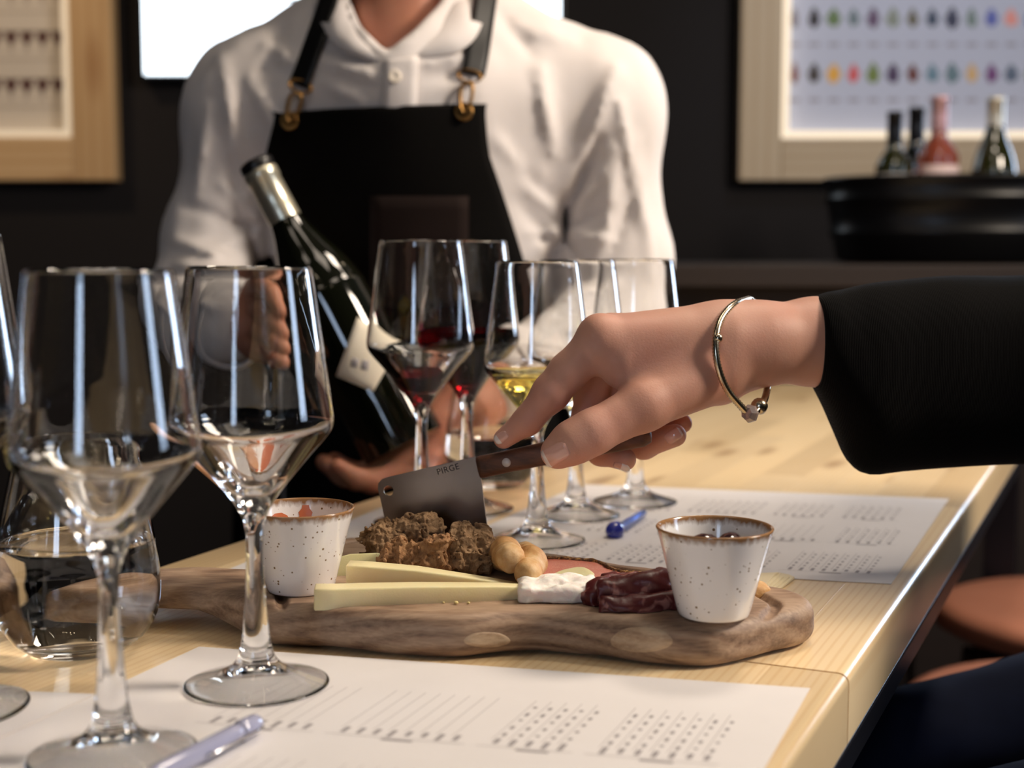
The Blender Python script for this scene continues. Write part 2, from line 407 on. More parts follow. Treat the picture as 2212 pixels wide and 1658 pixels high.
for r in range(ROWS):
    kind = 'R' if r == 0 else ('L' if r == ROWS - 1 else 'M'); pr = stave_profile(kind)
    for s0, s1 in ((-1.0, -.0012), (.0012, 1.72)):
        y = s0
        while y < s1 - 1e-6:
            L = random.uniform(.32, .62); e = min(y + L, s1)
            if s1 - e < .15: e = s1
            n = len(pr)
            rings = [[(px, yy, pz) for px, pz in pr] for yy in (0, e - y)]
            o = obj('stave', mesh('stave', *loft([rings[0], rings[1]]), M['pine']), tbl, (-r * rw, y, 1.0)); sharp(o, 30)
            y = e
for nm, b in (('frame_rail', box(-.03, -.001, -1.0, 1.72, -.064, -.0445, .002)), ('frame_rail', box(-W + .001, -W + .03, -1.0, 1.72, -.064, -.0445, .002)),
              ('frame_rail', box(-W + .03, -.03, 1.68, 1.71, -.064, -.0445, .002))):
    obj(nm, mesh(nm, *b, M['steel_dark'], False), tbl, (0, 0, 1.0))
for x in (-.055, -W + .055):
    for y in (-.9, 1.62): obj('leg', mesh('leg', *box(x - .025, x + .025, y - .025, y + .025, -1.0, -.0645, .002), M['steel_dark'], False), tbl, (0, 0, 1.0))

# ------------------------------------------------------------------ printed tasting sheets
def sheet(c00, c10, c11, label, seed, z=1.0002, group='tasting sheets'):
    """c00-c10 far edge, c10-c11 right edge"""
    c00, c10, c11 = [np.array(c, float) for c in (c00, c10, c11)]; e1 = c10 - c00; e2 = c11 - c10
    for c in (c00, c10, c11): c[2] = z
    L1, L2 = np.linalg.norm(e1), np.linalg.norm(e2); u, w = e1 / L1, e2 / L2; up = np.array([0, 0, .0004])
    rng = random.Random(seed); n = 14
    def ht(s, t): return np.array([0, 0, 0.0])
    P4 = [c00, c10, c10 + e2, c00 + e2]
    V = P4 + [p + up for p in P4]
    o = solo('tasting_sheet', (V, [(0, 1, 2, 3), (7, 6, 5, 4), (0, 4, 5, 1), (1, 5, 6, 2), (2, 6, 7, 3), (3, 7, 4, 0)]), M['paper'], label, 'paper', group, smooth=False)
    Q, Qd = [], []
    def quad(lst, s, t, ds, dt):
        b = c00 + up * 1.25; k = len(lst) * 4
        lst.append([b + u * s + w * t, b + u * (s + ds) + w * t, b + u * (s + ds) + w * (t + dt), b + u * s + w * (t + dt)])
    rows = [(.055, .118), (.165, .228), (.275, .338)] if L2 > .3 else [(.03, .09), (.13, .19)]
    for a, b in rows:
        s = .085 + rng.uniform(-.01, .015)
        while s < L1 - .02:
            kind = rng.choice('glgl'); ncol = rng.randint(5, 8); step = .0082
            ncol = min(ncol, int((L1 - .014 - s) / step))
            if ncol < 2: break
            for k in range(ncol):
                x = s + k * step
                quad(Q, x, a, .00035, b - a)
                if kind == 'g':
                    for q in range(5): quad(Qd, x + .0024, a + .010 + q * (b - a - .01) / 5, .0020, .0022 + rng.random() * .003)
                quad(Qd, x + .002, b - .002, .0026, .006 + rng.random() * .004)
            quad(Q, s - .004, b + .009, ncol * step + .006, .0004)
            quad(Qd, s + ncol * step * .4, b + .0105, .016, .0022)
            s += ncol * step + .012
        quad(Q, .03, a + .02, .03, .0004)
    for nm, lst, mt in (('printed_lines', Q, M['print']), ('printed_text', Qd, M['print_dark'])):
        if not lst: continue
        v = np.array([p for q in lst for p in q]); part(nm, (v, [tuple(range(4 * i + 3, 4 * i - 1, -1)) for i in range(len(lst))]), mt, o, False)['kind'] = 'stuff'
    return o
fA, fB = T(430, 1400), T(1750, 1490); fu = (fB - fA) / np.linalg.norm(fB - fA); fw = T(1655, 1658) - fB; fw /= np.linalg.norm(fw)
sheet(fA, fB, fB + fw * .374, 'printed white tasting sheet lying under the front glasses, nearest the viewer', 3, 1.0008)
sheet(T(-560, 1470), T(205, 1500), T(205, 1500) + fw * .374, 'printed white tasting sheet at the lower left, tucked under the front sheet', 4)
sheet(T(1255, 1047), T(2050, 1078), T(1925, 1262), 'printed white tasting sheet lying behind the wooden board, right up to the table edge', 8)
q0, q1 = T(690, 1142), T(1035, 1124); qd = T(1030, 1178) - T(1200, 1085); qd /= np.linalg.norm(qd)
sheet(T(830, 1094), T(1098, 1103), T(1098, 1103) + qd * .36, 'printed white tasting sheet under the two red wine glasses', 12)

# ------------------------------------------------------------------ wine glasses
OUT = [(0, 10.2), (4, 9.8), (9, 8.1), (16, 5.6), (26, 2.7), (35, 0.5), (38.2, 0), (39.5, 0.6), (39.2, 1.6), (34, 3.2), (25, 6.0), (16, 9.8), (11, 14.6), (8.8, 21), (7.2, 32), (5.7, 50), (4.9, 66), (4.6, 78), (5.2, 87), (6.9, 94), (10.8, 101.5), (18, 111.5), (30.4, 126.5), (38.8, 136.2), (42.8, 141.6), (44, 147), (43.4, 153.5), (39.9, 180), (36.4, 207), (33.55, 228.4)]
INN = [(33.3, 229.0), (32.8, 228.7), (32.6, 228.2), (35.5, 207), (39.1, 180), (42.5, 153.5), (43.0, 147), (41.6, 142.6), (36.8, 137.8), (27.2, 129.2), (14.8, 117.6), (7.6, 111.4), (3.5, 109.6), (0, 109.2)]
oc = [p for p in catmull(OUT, 4)]; ic = [p for p in catmull(INN, 4)]
def cut(pr, z0, z1): return [p for p in pr if z0 - 1e-6 <= p[1] <= z1 + 1e-6]
i_stem0 = OUT.index((11, 14.6)) * 4; i_stem1 = OUT.index((5.2, 87)) * 4
K = 0.001
foot_pr = [(max(0, r) * K, z * K) for r, z in oc[:i_stem0 + 1]]; stem_pr = [(r * K, z * K) for r, z in oc[i_stem0:i_stem1 + 1]]; bowl_pr = [(max(0, r) * K, z * K) for r, z in oc[i_stem1:]] + [(max(0, r) * K, z * K) for r, z in ic]
foot_pr[0] = (0, foot_pr[0][1]); bowl_pr[-1] = (0, bowl_pr[-1][1])
ME = {k: mesh(k, *lathe(p, 64), M['glass']) for k, p in (('foot', foot_pr), ('stem', stem_pr), ('bowl', bowl_pr))}
def liquid_cut(inner, level):
    """inner profile (rim to bottom, metres) cut at the liquid level: part above, part below"""
    up = [p for p in inner if p[1] > level]; dn = [p for p in inner if p[1] <= level]; p, q = up[-1], dn[0]; t = (p[1] - level) / (p[1] - q[1]); e = (p[0] + (q[0] - p[0]) * t, level)
    return up + [e], [e] + dn
def liquid_mesh(below, mats, seg):
    side = list(reversed(below)); side[0] = (0, side[0][1]); r, z = side[-1]
    V, F = lathe(side + [(r - .0007, z - .0006), (r * .6, z - .0008), (0, z - .0008)], seg); n = len(lathe(side, seg)[1])
    return mesh('liquid', V, F, list(mats), True, [0] * n + [1] * (len(F) - n))
inner_w = [(max(0, r) * K, z * K) for r, z in ic]; n_out = len(oc) - i_stem1
def wine_glass(u, v, scale, label, wine=None, z=1.0013, rz=0.0):
    p = T(u, v, z); t = thing('wine_glass', label, 'wine glass', (p[0], p[1], z), rz, 'stemmed wine glasses on the table'); t.scale = (scale, scale, scale)
    for k in ('foot', 'stem'): obj(k, ME[k], t)
    if wine:
        up, dn = liquid_cut(inner_w, wine[0]); obj('bowl', mesh('bowl', *lathe(bowl_pr[:n_out] + up, 64), M['glass']), t); obj('wine', liquid_mesh(dn, wine[1], 64), t)
    else: obj('bowl', ME['bowl'], t)
    return t
def wg(u, v, s, label, level=None, mat=None, wl=None):
    p = (level * K, M[mat]) if level else None
    t = wine_glass(u, v, s, label, p)
    if wl: [c for c in t.children if c.name.startswith('wine')][0]['label'] = wl
    return t
wg(245, 1632, 1.0, 'empty wine glass at lower left, in front of the water tumbler')
wg(555, 1478, 1.0, 'empty wine glass on the front sheet, before the left speckled pot')
wg(-120, 1530, 1.075, 'wine glass with a little white wine, cut off by the left picture edge', 126, 'white_wine', 'pale yellow wine')
wg(912, 1128, 1.075, 'tall wine glass with a little red wine, left of the fuller red one', 121, 'red_wine', 'dark red wine')
wg(1010, 1099, 1.075, 'wine glass well filled with red wine, partly behind another red wine glass', 154, 'red_wine', 'dark red wine')
wg(1160, 1167, 1.0, 'wine glass of white wine behind the cleaver handle and index finger', 139, 'white_wine', 'pale yellow wine')
wg(1244, 1112, 1.0, 'nearly empty wine glass standing just behind the white wine glass', 113, 'white_wine', 'pale yellow wine')
wg(1372, 1084, 1.0, 'empty wine glass farthest back, above the thumb and palm of the hand')

# water tumblers
TO = [(0, 1.2), (24, .8), (29, .4), (32, 2), (39, 8), (45.5, 18), (48.3, 30), (48.6, 42), (46.5, 62), (42.5, 84), (38, 104), (34.2, 121), (33.2, 124.6)]
TI = [(32.9, 125.2), (32.3, 124.8), (33.2, 121), (36.9, 104), (41.4, 84), (45.3, 62), (47.3, 42), (46.8, 30), (43.6, 19), (37, 11.5), (28, 8.6), (12, 7.8), (0, 7.8)]
tpr = [(max(0, r) * K, z * K) for r, z in list(catmull(TO, 4)) + list(catmull(TI, 4))]; tpr[0] = (0, tpr[0][1]); tpr[-1] = (0, tpr[-1][1])
n_to = len(catmull(TO, 4)); inner_t = [(max(0, r) * K, z * K) for r, z in catmull(TI, 4)]
def tumbler(u, v, label, level):
    p = T(u, v, 1.0008); t = thing('water_tumbler', label, 'tumbler', p, 0, 'stemless water tumblers'); up, dn = liquid_cut(inner_t, level)
    obj('tumbler_body', mesh('tumbler_body', *lathe(tpr[:n_to] + up, 72), M['glass']), t); obj('water', liquid_mesh(dn, M['water'], 72), t)
tumbler(172, 1398, 'stemless tumbler half full of water at the left, behind a wine glass', .066)
tumbler(1064, 1048, 'stemless tumbler of water standing behind the two red wine glasses', .055)
# ------------------------------------------------------------------ serving board
BT = 1.0266                                     # top of the board
def wood_dark(name, a, b, c):
    n = NT(name); v = n.coords((.55, 1.5, 3.0)); 
    w = n.node('ShaderNodeTexWave', wave_type='RINGS', rings_direction='Y'); w.inputs['Scale'].default_value = 16; w.inputs['Distortion'].default_value = 7; w.inputs['Detail'].default_value = 3; w.inputs['Detail Scale'].default_value = 1.4
    n.link(v, w.inputs['Vector'])
    g = n.noise(n.coords((.6, 3, 4)), 26, 4, .6, 1.2); f = n.noise(n.coords((8, 60, 60)), 12, 3)
    col = n.mix(g, n.ramp(w.outputs['Fac'], [(0, a), (.55, b), (1, c)]), n.ramp(g, [(.3, c), (.7, a)]))
    col = n.mix(.25, col, n.ramp(f, [(.35, c), (.65, a)]))
    n.bump(f, .12, .0006)
    return n.set(Base_Color=col, Roughness=.55)
M['board'] = wood_dark('acacia_wood', srgb(188, 160, 134), srgb(148, 116, 92), srgb(96, 70, 54))
M['board_knot'] = wood_dark('carved_pale_wood', srgb(214, 190, 160), srgb(190, 160, 128), srgb(150, 120, 94))
front = [(525, 1371), (560, 1384), (640, 1392), (760, 1403), (900, 1414), (1000, 1416), (1100, 1409), (1180, 1405), (1300, 1417), (1400, 1430), (1480, 1435), (1550, 1434), (1620, 1422)]
back = [(1500, 1238), (1300, 1208), (1100, 1180), (900, 1160), (770, 1156), (690, 1164), (620, 1190)]
ol = [(-.289, .885), (-.275, .873), (-.24, .867), (-.215, .864), (-.195, .860), (-.180, .851)] + [tuple(T(u, v, 1.003)[:2]) for u, v in front] + [(.156, .803), (.1735, .817), (.184, .832), (.1855, .847), (.180, .862), (.168, .877), (.148, .892)] + [tuple(T(u, v, BT)[:2] + np.array([0, .004])) for u, v in back] + [(-.163, .930), (-.185, .925), (-.2365, .923), (-.27, .918), (-.287, .905)]
ol = [np.array(p) for p in ol]
ol = np.array([p for p in catmull(ol + [ol[0]], 4)][:-1])
body_ol = np.array([T(u, v, BT - .004)[:2] for u, v in ((560, 1345), (640, 1352), (760, 1362), (900, 1373), (1000, 1376), (1180, 1366), (1300, 1376), (1480, 1394), (1600, 1386), (1690, 1362), (1725, 1325))] + [T(u, v, BT)[:2] for u, v in ((1722, 1300), (1660, 1266), (1500, 1240), (1300, 1210), (1100, 1182), (900, 1162), (770, 1160), (690, 1170), (610, 1205), (560, 1250))])
def poly_sd(px, py, poly):
    d = np.full(px.shape, 1e9); ins = np.zeros(px.shape, bool); n = len(poly)
    for i in range(n):
        a, b = poly[i], poly[(i + 1) % n]; ex, ey = b - a; wx, wy = px - a[0], py - a[1]
        t = np.clip((wx * ex + wy * ey) / (ex * ex + ey * ey), 0, 1); d = np.minimum(d, (wx - ex * t) ** 2 + (wy - ey * t) ** 2)
        if abs(ey) > 1e-12: ins ^= ((a[1] > py) != (b[1] > py)) & (px < ex * (py - a[1]) / ey + a[0])
    return np.where(ins, -1, 1) * np.sqrt(d)
def board_f(p):
    X, Y, z = p[..., 0], p[..., 1], p[..., 2]; d2 = poly_sd(X, Y, ol); db = poly_sd(X, Y, body_ol)
    zb = 1.0007 + .0115 * np.clip((-.165 - X) / .035, 0, 1); zc, hh, r = (zb + BT) / 2, (BT - zb) / 2, np.clip((BT - zb) * .36, .002, .0095)
    q = np.stack(np.broadcast_arrays(d2 + r, np.abs(z - zc) - hh + r), -1)
    d = np.linalg.norm(np.maximum(q, 0), axis=-1) + np.minimum(q.max(-1), 0) - r
    d = d + .0009 * fbm(p * 28, 2, 7) * np.clip((-d2 < .012) + 0 * z, 0, 1)
    g = np.hypot(db + .0135, (z - BT - .0008) * .9) - .0042
    return np.maximum(d, -g)
board = thing('serving_board', 'thick wavy-edged wooden serving board carrying the food', 'serving board', (.0, .9, 1.0007))
part('slab', smooth_mesh(snet(board_f, (ol[:, 0].min() - .005, ol[:, 1].min() - .005, .9985), (ol[:, 0].max() + .005, ol[:, 1].max() + .005, BT + .003), .0013), 1), M['board'], board)
# pale scooped ovals carved into its front side
def sight(UV, f, Y0, Y1, n=60):
    """points where the lines from the eye through the pixels UV meet the surface f"""
    UV = np.asarray(UV, float); o = np.array([0, 0, CAMZ]); a, b = (UV[:, 0] - 1106) / FPX, (829 - UV[:, 1]) / FPX
    d = np.stack([a, math.cos(PITCH) + b * math.sin(PITCH), -math.sin(PITCH) + b * math.cos(PITCH)], 1); d /= d[:, 1:2]; t = np.full(len(UV), Y0)
    for k in range(n): t = np.minimum(t + np.maximum(f(o + d * t[:, None]) * .85, -.002), Y1)
    return o + d * t[:, None]
def oval(u, v, wu, hv):
    nr, na = 6, 30; UV = [(u, v)] + [(u + wu * r / nr * math.cos(t) * (1 + .06 * math.sin(3 * t)), v + hv * r / nr * math.sin(t)) for r in range(1, nr + 1) for t in np.linspace(0, 2 * math.pi, na, endpoint=False)]
    p = sight(UV, board_f, .70, .95); off = np.array([.0007] + [.0007 if r < nr else -.0006 for r in range(1, nr + 1) for t in range(na)])
    p = p + off[:, None] * np.array([0, -.92, .38]); F = [(0, 1 + k, 1 + (k + 1) % na) for k in range(na)]
    for r in range(nr - 1):
        for k in range(na): a = 1 + r * na; F.append((a + k, a + na + k, a + na + (k + 1) % na, a + (k + 1) % na))
    return p, F
for u, v, wu, hv in ((1386, 1381, 72, 30), (1052, 1381, 54, 18)):
    part('carved_oval', oval(u, v, wu, hv), M['board_knot'], board)

# ------------------------------------------------------------------ speckled pots
def pot_mat():
    n = NT('speckled_glaze'); v = n.coords()
    vo = n.node('ShaderNodeTexVoronoi', feature='F1'); vo.inputs['Scale'].default_value = 400; n.link(v, vo.inputs['Vector'])
    sp = n.noise(v, 60, 2)
    thr = n.node('ShaderNodeMath', operation='MULTIPLY'); n.link(vo.outputs['Distance'], thr.inputs[0]); rv = n.node('ShaderNodeMath', operation='ADD'); rv.inputs[1].default_value = .45
    n.link(sp, rv.inputs[0]); n.link(rv.outputs[0], thr.inputs[1])
    wn = n.node('ShaderNodeTexWhiteNoise'); n.link(vo.outputs['Position'], wn.inputs['Vector'])
    pick = n.node('ShaderNodeMath', operation='MULTIPLY_ADD'); n.link(wn.outputs['Value'], pick.inputs[0]); pick.inputs[1].default_value = .95; n.link(thr.outputs[0], pick.inputs[2])
    spots = n.ramp(pick.outputs[0], [(.25, (1, 1, 1)), (.34, (0, 0, 0))])
    base = n.mix(n.noise(v, 18, 2), srgb(232, 228, 226), srgb(240, 237, 235)); base = n.mix(spots, base, srgb(122, 92, 52))
    # brown dipped rim with a ragged lower border
    sep = n.node('ShaderNodeSeparateXYZ'); n.link(v, sep.inputs[0]); rg = n.noise(n.coords((1, 1, .35)), 240, 3, .6)
    ad = n.node('ShaderNodeMath', operation='MULTIPLY_ADD'); n.link(rg, ad.inputs[0]); ad.inputs[1].default_value = .0075; n.link(sep.outputs['Z'], ad.inputs[2])
    rim = n.ramp(ad.outputs[0], [(.0, (0, 0, 0)), (.0518, (0, 0, 0)), (.0526, (1, 1, 1))]); rim2 = n.ramp(ad.outputs[0], [(.0528, srgb(92, 66, 48)), (.0556, srgb(164, 122, 82))])
    return n.set(Base_Color=n.mix(rim, base, rim2), Roughness=.16, Coat_Weight=.5, Coat_Roughness=.05)
M['pot'] = pot_mat()
PO = [(0, 1.2), (15, 1.2), (17.5, .2), (19.5, .2), (21.2, 2.2), (25, 17), (29, 33), (33.2, 48.4), (34.0, 51)]
PI_ = [(34.3, 52.0), (33.6, 52.6), (32.7, 52.1), (31.6, 49), (27.6, 33), (23.4, 17), (20.4, 7), (16, 5), (0, 4.6)]
ppr = [(max(0, r) * K, z * K) for r, z in list(catmull(PO, 4)) + list(catmull(PI_, 4))]; ppr[0] = (0, ppr[0][1]); ppr[-1] = (0, ppr[-1][1])
pot_me = mesh('pot_body', *lathe(ppr, 72), M['pot'])
def pot(u, v, label, rz, s=1.0):
    p = T(u, v, BT + .0002); t = thing('dip_pot', label, 'pot', p, rz, 'speckled dip pots'); t.scale = (s, s, s); obj('pot_body', pot_me, t); return t, p
p1, pp1 = pot(1541, 1326, 'speckled white pot with brown rim and dark olives, right on the board', .4)
p2, pp2 = pot(650, 1272, 'speckled white pot with brown rim and sauce traces, left on the board', 2.1)
M['sauce'] = plain('red_sauce', srgb(198, 110, 72), .25, Subsurface_Weight=.1)
def sauce(c, rad, seed):
    rng = random.Random(seed); n = 22
    prf = [(rad * (1 + .1 * math.sin(3 * a) + rng.uniform(-.05, .05))) for a in np.linspace(0, 6.283, n, endpoint=False)]
    top = [(c[0] + r * math.cos(a), c[1] + r * math.sin(a), c[2] + rng.uniform(0, .0008)) for r, a in zip(prf, np.linspace(0, 6.283, n, endpoint=False))]
    return loft([[(x, y, c[2] - .012) for x, y, z in top], top])
def smear(c, a0, a1, z0, z1, seed):
    rng = random.Random(seed); V, F = [], []; n = 9
    for i in range(n):
        z = z0 + (z1 - z0) * i / (n - 1); r = .0207 + (.0322 - .0207) * (z - .006) / (.050 - .006) - .0005
        w = (.35 + .65 * math.sin(math.pi * (i + .5) / n)) * (1 + rng.uniform(-.35, .35))
        for k in range(5):
            a = (a0 + a1) / 2 + (a1 - a0) / 2 * w * (k / 2 - 1); V.append((c[0] + r * math.cos(a), c[1] + r * math.sin(a), c[2] + z))
    for i in range(n - 1):
        for k in range(4): F.append((i * 5 + k, i * 5 + k + 1, i * 5 + 6 + k, i * 5 + 5 + k))
    return np.array(V), F
part('sauce', sauce(pp2 + np.array([0, 0, .020]), .0185, 2), M['sauce'], p2, True)
for i, (a0, a1, z0, z1) in enumerate(((1.45, 1.75, .03, .048), (1.95, 2.45, .028, .044), (2.6, 2.8, .03, .041))):
    part('sauce_smear', smear(pp2, a0, a1, z0, z1, i), M['sauce'], p2)
for o in p2.children:
    if o.name.startswith('sauce'): o.rotation_euler = (0, 0, -2.1)
M['olive'] = plain('black_olive', srgb(44, 22, 26), .12, Coat_Weight=.4)
def olive(c, r, d):
    V, F = lathe([(0, -r * 1.25), (r * .5, -r * 1.12), (r * .86, -r * .65), (r, 0), (r * .86, r * .65), (r * .5, r * 1.12), (r * .12, r * 1.24), (r * .08, r * 1.18), (0, r * 1.16)], 24); return xf((V, F), at(frame_to(d), c))
OL = [((-.007, -.006, .041), (1, .2, .1), 'glossy black olive on top of the right pot, left one'), ((.010, .004, .0395), (.3, 1, .2), 'glossy black olive on top of the right pot, right one'), ((-.004, .014, .0345), (1, -.4, .3), 'glossy black olive at the back of the right pot'),
      ((.003, -.012, .029), (1, .6, .1), 'glossy black olive low at the front of the right pot'), ((-.013, .005, .027), (.2, 1, .4), 'glossy black olive low at the left of the right pot'), ((.012, .009, .026), (1, 0, .5), 'glossy black olive low at the right of the right pot'), ((0, 0, .019), (1, .3, .1), 'glossy black olive at the bottom of the right pot')]
for c, d, l in OL: solo('olive', olive(pp1 + np.array(c), .0085, d), M['olive'], l, 'olive', 'olives in the pot')
# wooden stick standing in the left pot
s0 = P(536, 1098, .853); s1 = P(424, 1000, .80); dv = s0 - s1; a_, b_ = s1 - dv * .75, s0 + dv * .36
M['stick'] = plain('light_wood_stick', srgb(176, 128, 88), .5)
fr = frame_to(b_ - a_, (0, 1, .3)); L = np.linalg.norm(b_ - a_)
rs = []
for t, w, h in ((0, .3, .6), (.02, .8, .9), (.06, 1, 1), (.6, .9, 1), (.85, 1.5, .8), (.97, 1.3, .7), (1, .5, .5)):
    rs.append([a_ + fr[:3, 2] * L * t + fr[:3, 0] * x * w + fr[:3, 1] * y * h for x, y in rrect(.0052, .0024, .001)])
solo('wooden_stick', loft(rs), M['stick'], 'thin wooden stick leaning out of the left speckled pot', 'stick')

# ------------------------------------------------------------------ bread, cheese, meat
def food_mat(name, stops, scale, rough, bump_s, bump_d, sss=0.0, fine=400):
    n = NT(name); v = n.coords(); g = n.noise(v, scale, 4, .65); f = n.noise(v, fine, 4, .7)
    n.bump(f, bump_s, bump_d); c = n.ramp(g, stops)
    m = n.set(Base_Color=c, Roughness=rough)
    if sss: n.set(Subsurface_Weight=sss, Subsurface_Scale=.006)
    return m
M['rusk'] = food_mat('brown_rusk', [(.25, srgb(102, 78, 54)), (.5, srgb(150, 118, 84)), (.75, srgb(186, 152, 114))], 120, .9, .9, .0016, 0, 700)
M['rusk2'] = food_mat('brown_rusk_crumb', [(.25, srgb(98, 72, 50)), (.45, srgb(156, 114, 76)), (.75, srgb(200, 156, 110))], 170, .9, .9, .0016, 0, 600)
def rusk(name, parts, label, seed, mat, h=.0007, amp=.0042):
    """parts: list of (u, v, Y, ru, rv, ry) ellipsoids in picture pixels"""
    E = []
    for u, v, Y, ru, rv, ry in parts:
        s = Y / FPX; E.append((P(u, v, Y), np.array([ru * s, ry, rv * s])))
    lo = np.min([c - r for c, r in E], 0) - .008; hi = np.max([c + r for c, r in E], 0) + .008
    def f(p):
        d = None
        for c, r in E: e = ell(p, c, r); d = e if d is None else smin(d, e, .008)
        rg = np.abs(vnoise(p * 55, seed)); rg2 = np.abs(vnoise(p * 120 + 3.3, seed + 2)); rg3 = np.abs(vnoise(p * 290, seed + 8))
        d = d - amp * 1.6 * (rg - .3) + amp * 1.3 * (rg2 - .3) - .0026 * (rg3 - .3) + .0012 * vnoise(p * 640, seed + 4)
        pore = vnoise(p * 260, seed + 5) + .7 * vnoise(p * 480, seed + 6)
        d = d + .0042 * np.clip(pore - .40, 0, 1)
        return np.maximum(d, BT + .0004 - p[..., 2])
    o = solo(name, snet(f, lo, hi, h), M[mat], label, 'bread', 'broken brown rusks', smooth=False); return o
rusk('bread_rusk', [(828, 1166, .930, 40, 40, .017), (905, 1144, .932, 46, 36, .015), (880, 1180, .930, 68, 32, .016), (845, 1200, .925, 36, 34, .015), (936, 1158, .932, 22, 36, .012)], 'largest broken brown rusk, behind the others below the cleaver blade', 3, 'rusk')
rusk('bread_rusk', [(868, 1203, .897, 34, 42, .010), (946, 1198, .897, 34, 42, .010), (905, 1214, .897, 66, 32, .011)], 'broken brown rusk with open crumb facing front, above the cheese batons', 11, 'rusk2')
rusk('bread_rusk', [(1000, 1170, .905, 38, 38, .013), (1032, 1212, .902, 40, 40, .012), (1002, 1222, .902, 34, 32, .011), (1044, 1186, .907, 24, 40, .011)], 'broken brown rusk at the right of the rusk pile, beside the bread sticks', 21, 'rusk')
M['bstick'] = food_mat('baked_bread_stick', [(.3, srgb(170, 118, 66)), (.5, srgb(200, 156, 100)), (.75, srgb(222, 194, 152))], 60, .6, .35, .0008, .1, 500)
def bread_stick(pts, rad, label, seed):
    pts = [np.array(p) for p in pts]; lo = np.min(pts, 0) - max(rad) - .004; hi = np.max(pts, 0) + max(rad) + .004
    f = lambda p: rcs(p, pts, rad, .006) + .0006 * fbm(p * 160, 2, seed)
    solo('bread_stick', smooth_mesh(snet(f, lo, hi, .001)), M['bstick'], label, 'bread stick', 'stubby bread sticks')
bread_stick([P(1103, 1206, .868), P(1090, 1196, .905), P(1080, 1190, .935)], [.0092, .0102, .0098], 'stubby golden bread stick resting on top, beside the rusks', 2)
bread_stick([P(1140, 1238, .858), P(1146, 1216, .885), P(1134, 1200, .925)], [.0084, .0098, .0095], 'stubby golden bread stick with its round end on the soft cheese', 5)

def cheese_mat(name, a, b):
    n = NT(name); v = n.coords(); g = n.noise(v, 40, 3); f = n.noise(v, 900, 3); n.bump(f, .25, .0004)
    return n.set(Base_Color=n.mix(g, a, b), Roughness=.38, Subsurface_Weight=.35, Subsurface_Scale=.008, Subsurface_Radius=(1, .8, .4))
M['cheese'] = cheese_mat('hard_cheese', srgb(236, 221, 168), srgb(243, 231, 186))
M['cheese_pale'] = cheese_mat('pale_cheese', srgb(206, 200, 150), srgb(218, 213, 168))
def baton(secs, label, mat='cheese', cat='cheese'):
    """secs: (u, v, Y, width into depth, height px, roll)"""
    rs = []; N = len(secs)
    cen = [P(u, v, Y) for u, v, Y, *_ in secs]
    for i, (u, v, Y, w, h, roll) in enumerate(secs):
        t = cen[min(i + 1, N - 1)] - cen[max(i - 1, 0)]; t /= np.linalg.norm(t); side = np.cross(np.array([0, 0, 1.]), t); side /= np.linalg.norm(side); up = np.cross(t, side)
        c, s_ = math.cos(roll), math.sin(roll); a = side * c + up * s_; b = up * c - side * s_
        rs.append([cen[i] + a * x + b * y for x, y in rrect(w, h * Y / FPX, .0012)])
    first = [cen[0] + (np.array(q) - cen[0]) * .9 - (cen[1] - cen[0]) / np.linalg.norm(cen[1] - cen[0]) * .0008 for q in rs[0]]
    o = solo('cheese_baton', loft([first] + rs), M[mat], label, cat, 'hard cheese batons'); return sharp(o, 50)
baton([(682, 1289, .822, .013, 50, .05), (720, 1289, .823, .013, 50, .05), (800, 1286, .826, .013, 48, .04), (900, 1282, .830, .0125, 44, .03), (1000, 1280, .834, .012, 40, .02), (1080, 1278, .838, .011, 35, 0), (1128, 1277, .840, .0095, 28, 0)], 'long pale cheese baton lying frontmost on the board')
baton([(754, 1236, .872, .013, 45, .05), (800, 1237, .871, .013, 42, .05), (900, 1244, .868, .0125, 38, .03), (1000, 1255, .864, .011, 30, 0), (1070, 1263, .862, .010, 24, 0), (1118, 1268, .861, .008, 17, 0)], 'pale cheese baton lying second, directly in front of the rusks')
baton([(712, 1232, .90, .004, 48, -.5), (760, 1222, .903, .004, 54, -.5), (815, 1218, .906, .004, 50, -.5), (850, 1220, .906, .003, 40, -.5)], 'flat greenish cheese slice between the left pot and the rusks', 'cheese_pale')
def flakes(name, poly, Y0, Y1, th, mat, label, cat, tilt_up=.0, group=None):
    """thin slice: picture outline laid on a sloping plane between distances Y0 (lowest) and Y1 (highest), th thick"""
    vs = [v for u, v in poly]; v0, v1 = max(vs), min(vs)
    top = [P(u, v, Y0 + (Y1 - Y0) * (v0 - v) / (v0 - v1)) for u, v in poly]
    top = [np.array(p) for p in catmull(top + [top[0]], 4)][:-1]
    a, b, c = top[0], top[len(top) // 3], top[2 * len(top) // 3]; n = np.cross(b - a, c - a); n /= np.linalg.norm(n)
    if n[2] < 0: n = -n
    cen = np.mean(top, 0); ins = [cen + (p - cen) * .97 for p in top]
    o = solo(name, loft([[p - n * th for p in ins], [p - n * th * .6 for p in top], [p - n * th * .3 for p in top], ins]), M[mat], label, cat, group); return sharp(o, 50)
def pastrami():
    n = NT('pastrami'); v = n.coords(); g = n.noise(v, 55, 3); vein = n.noise(v, 160, 4, .7, 1.5)
    c = n.mix(g, srgb(196, 112, 96), srgb(214, 134, 116)); c = n.mix(n.ramp(vein, [(.49, (0, 0, 0)), (.505, (.7, .7, .7)), (.52, (0, 0, 0))]), c, srgb(236, 196, 176))
    return n.set(Base_Color=c, Roughness=.4, Subsurface_Weight=.2, Subsurface_Scale=.004)
M['pastrami'] = pastrami()
M['crust'] = food_mat('spice_crust', [(.35, srgb(48, 34, 24)), (.5, srgb(110, 72, 40)), (.68, srgb(206, 164, 98))], 420, .7, .8, .001)
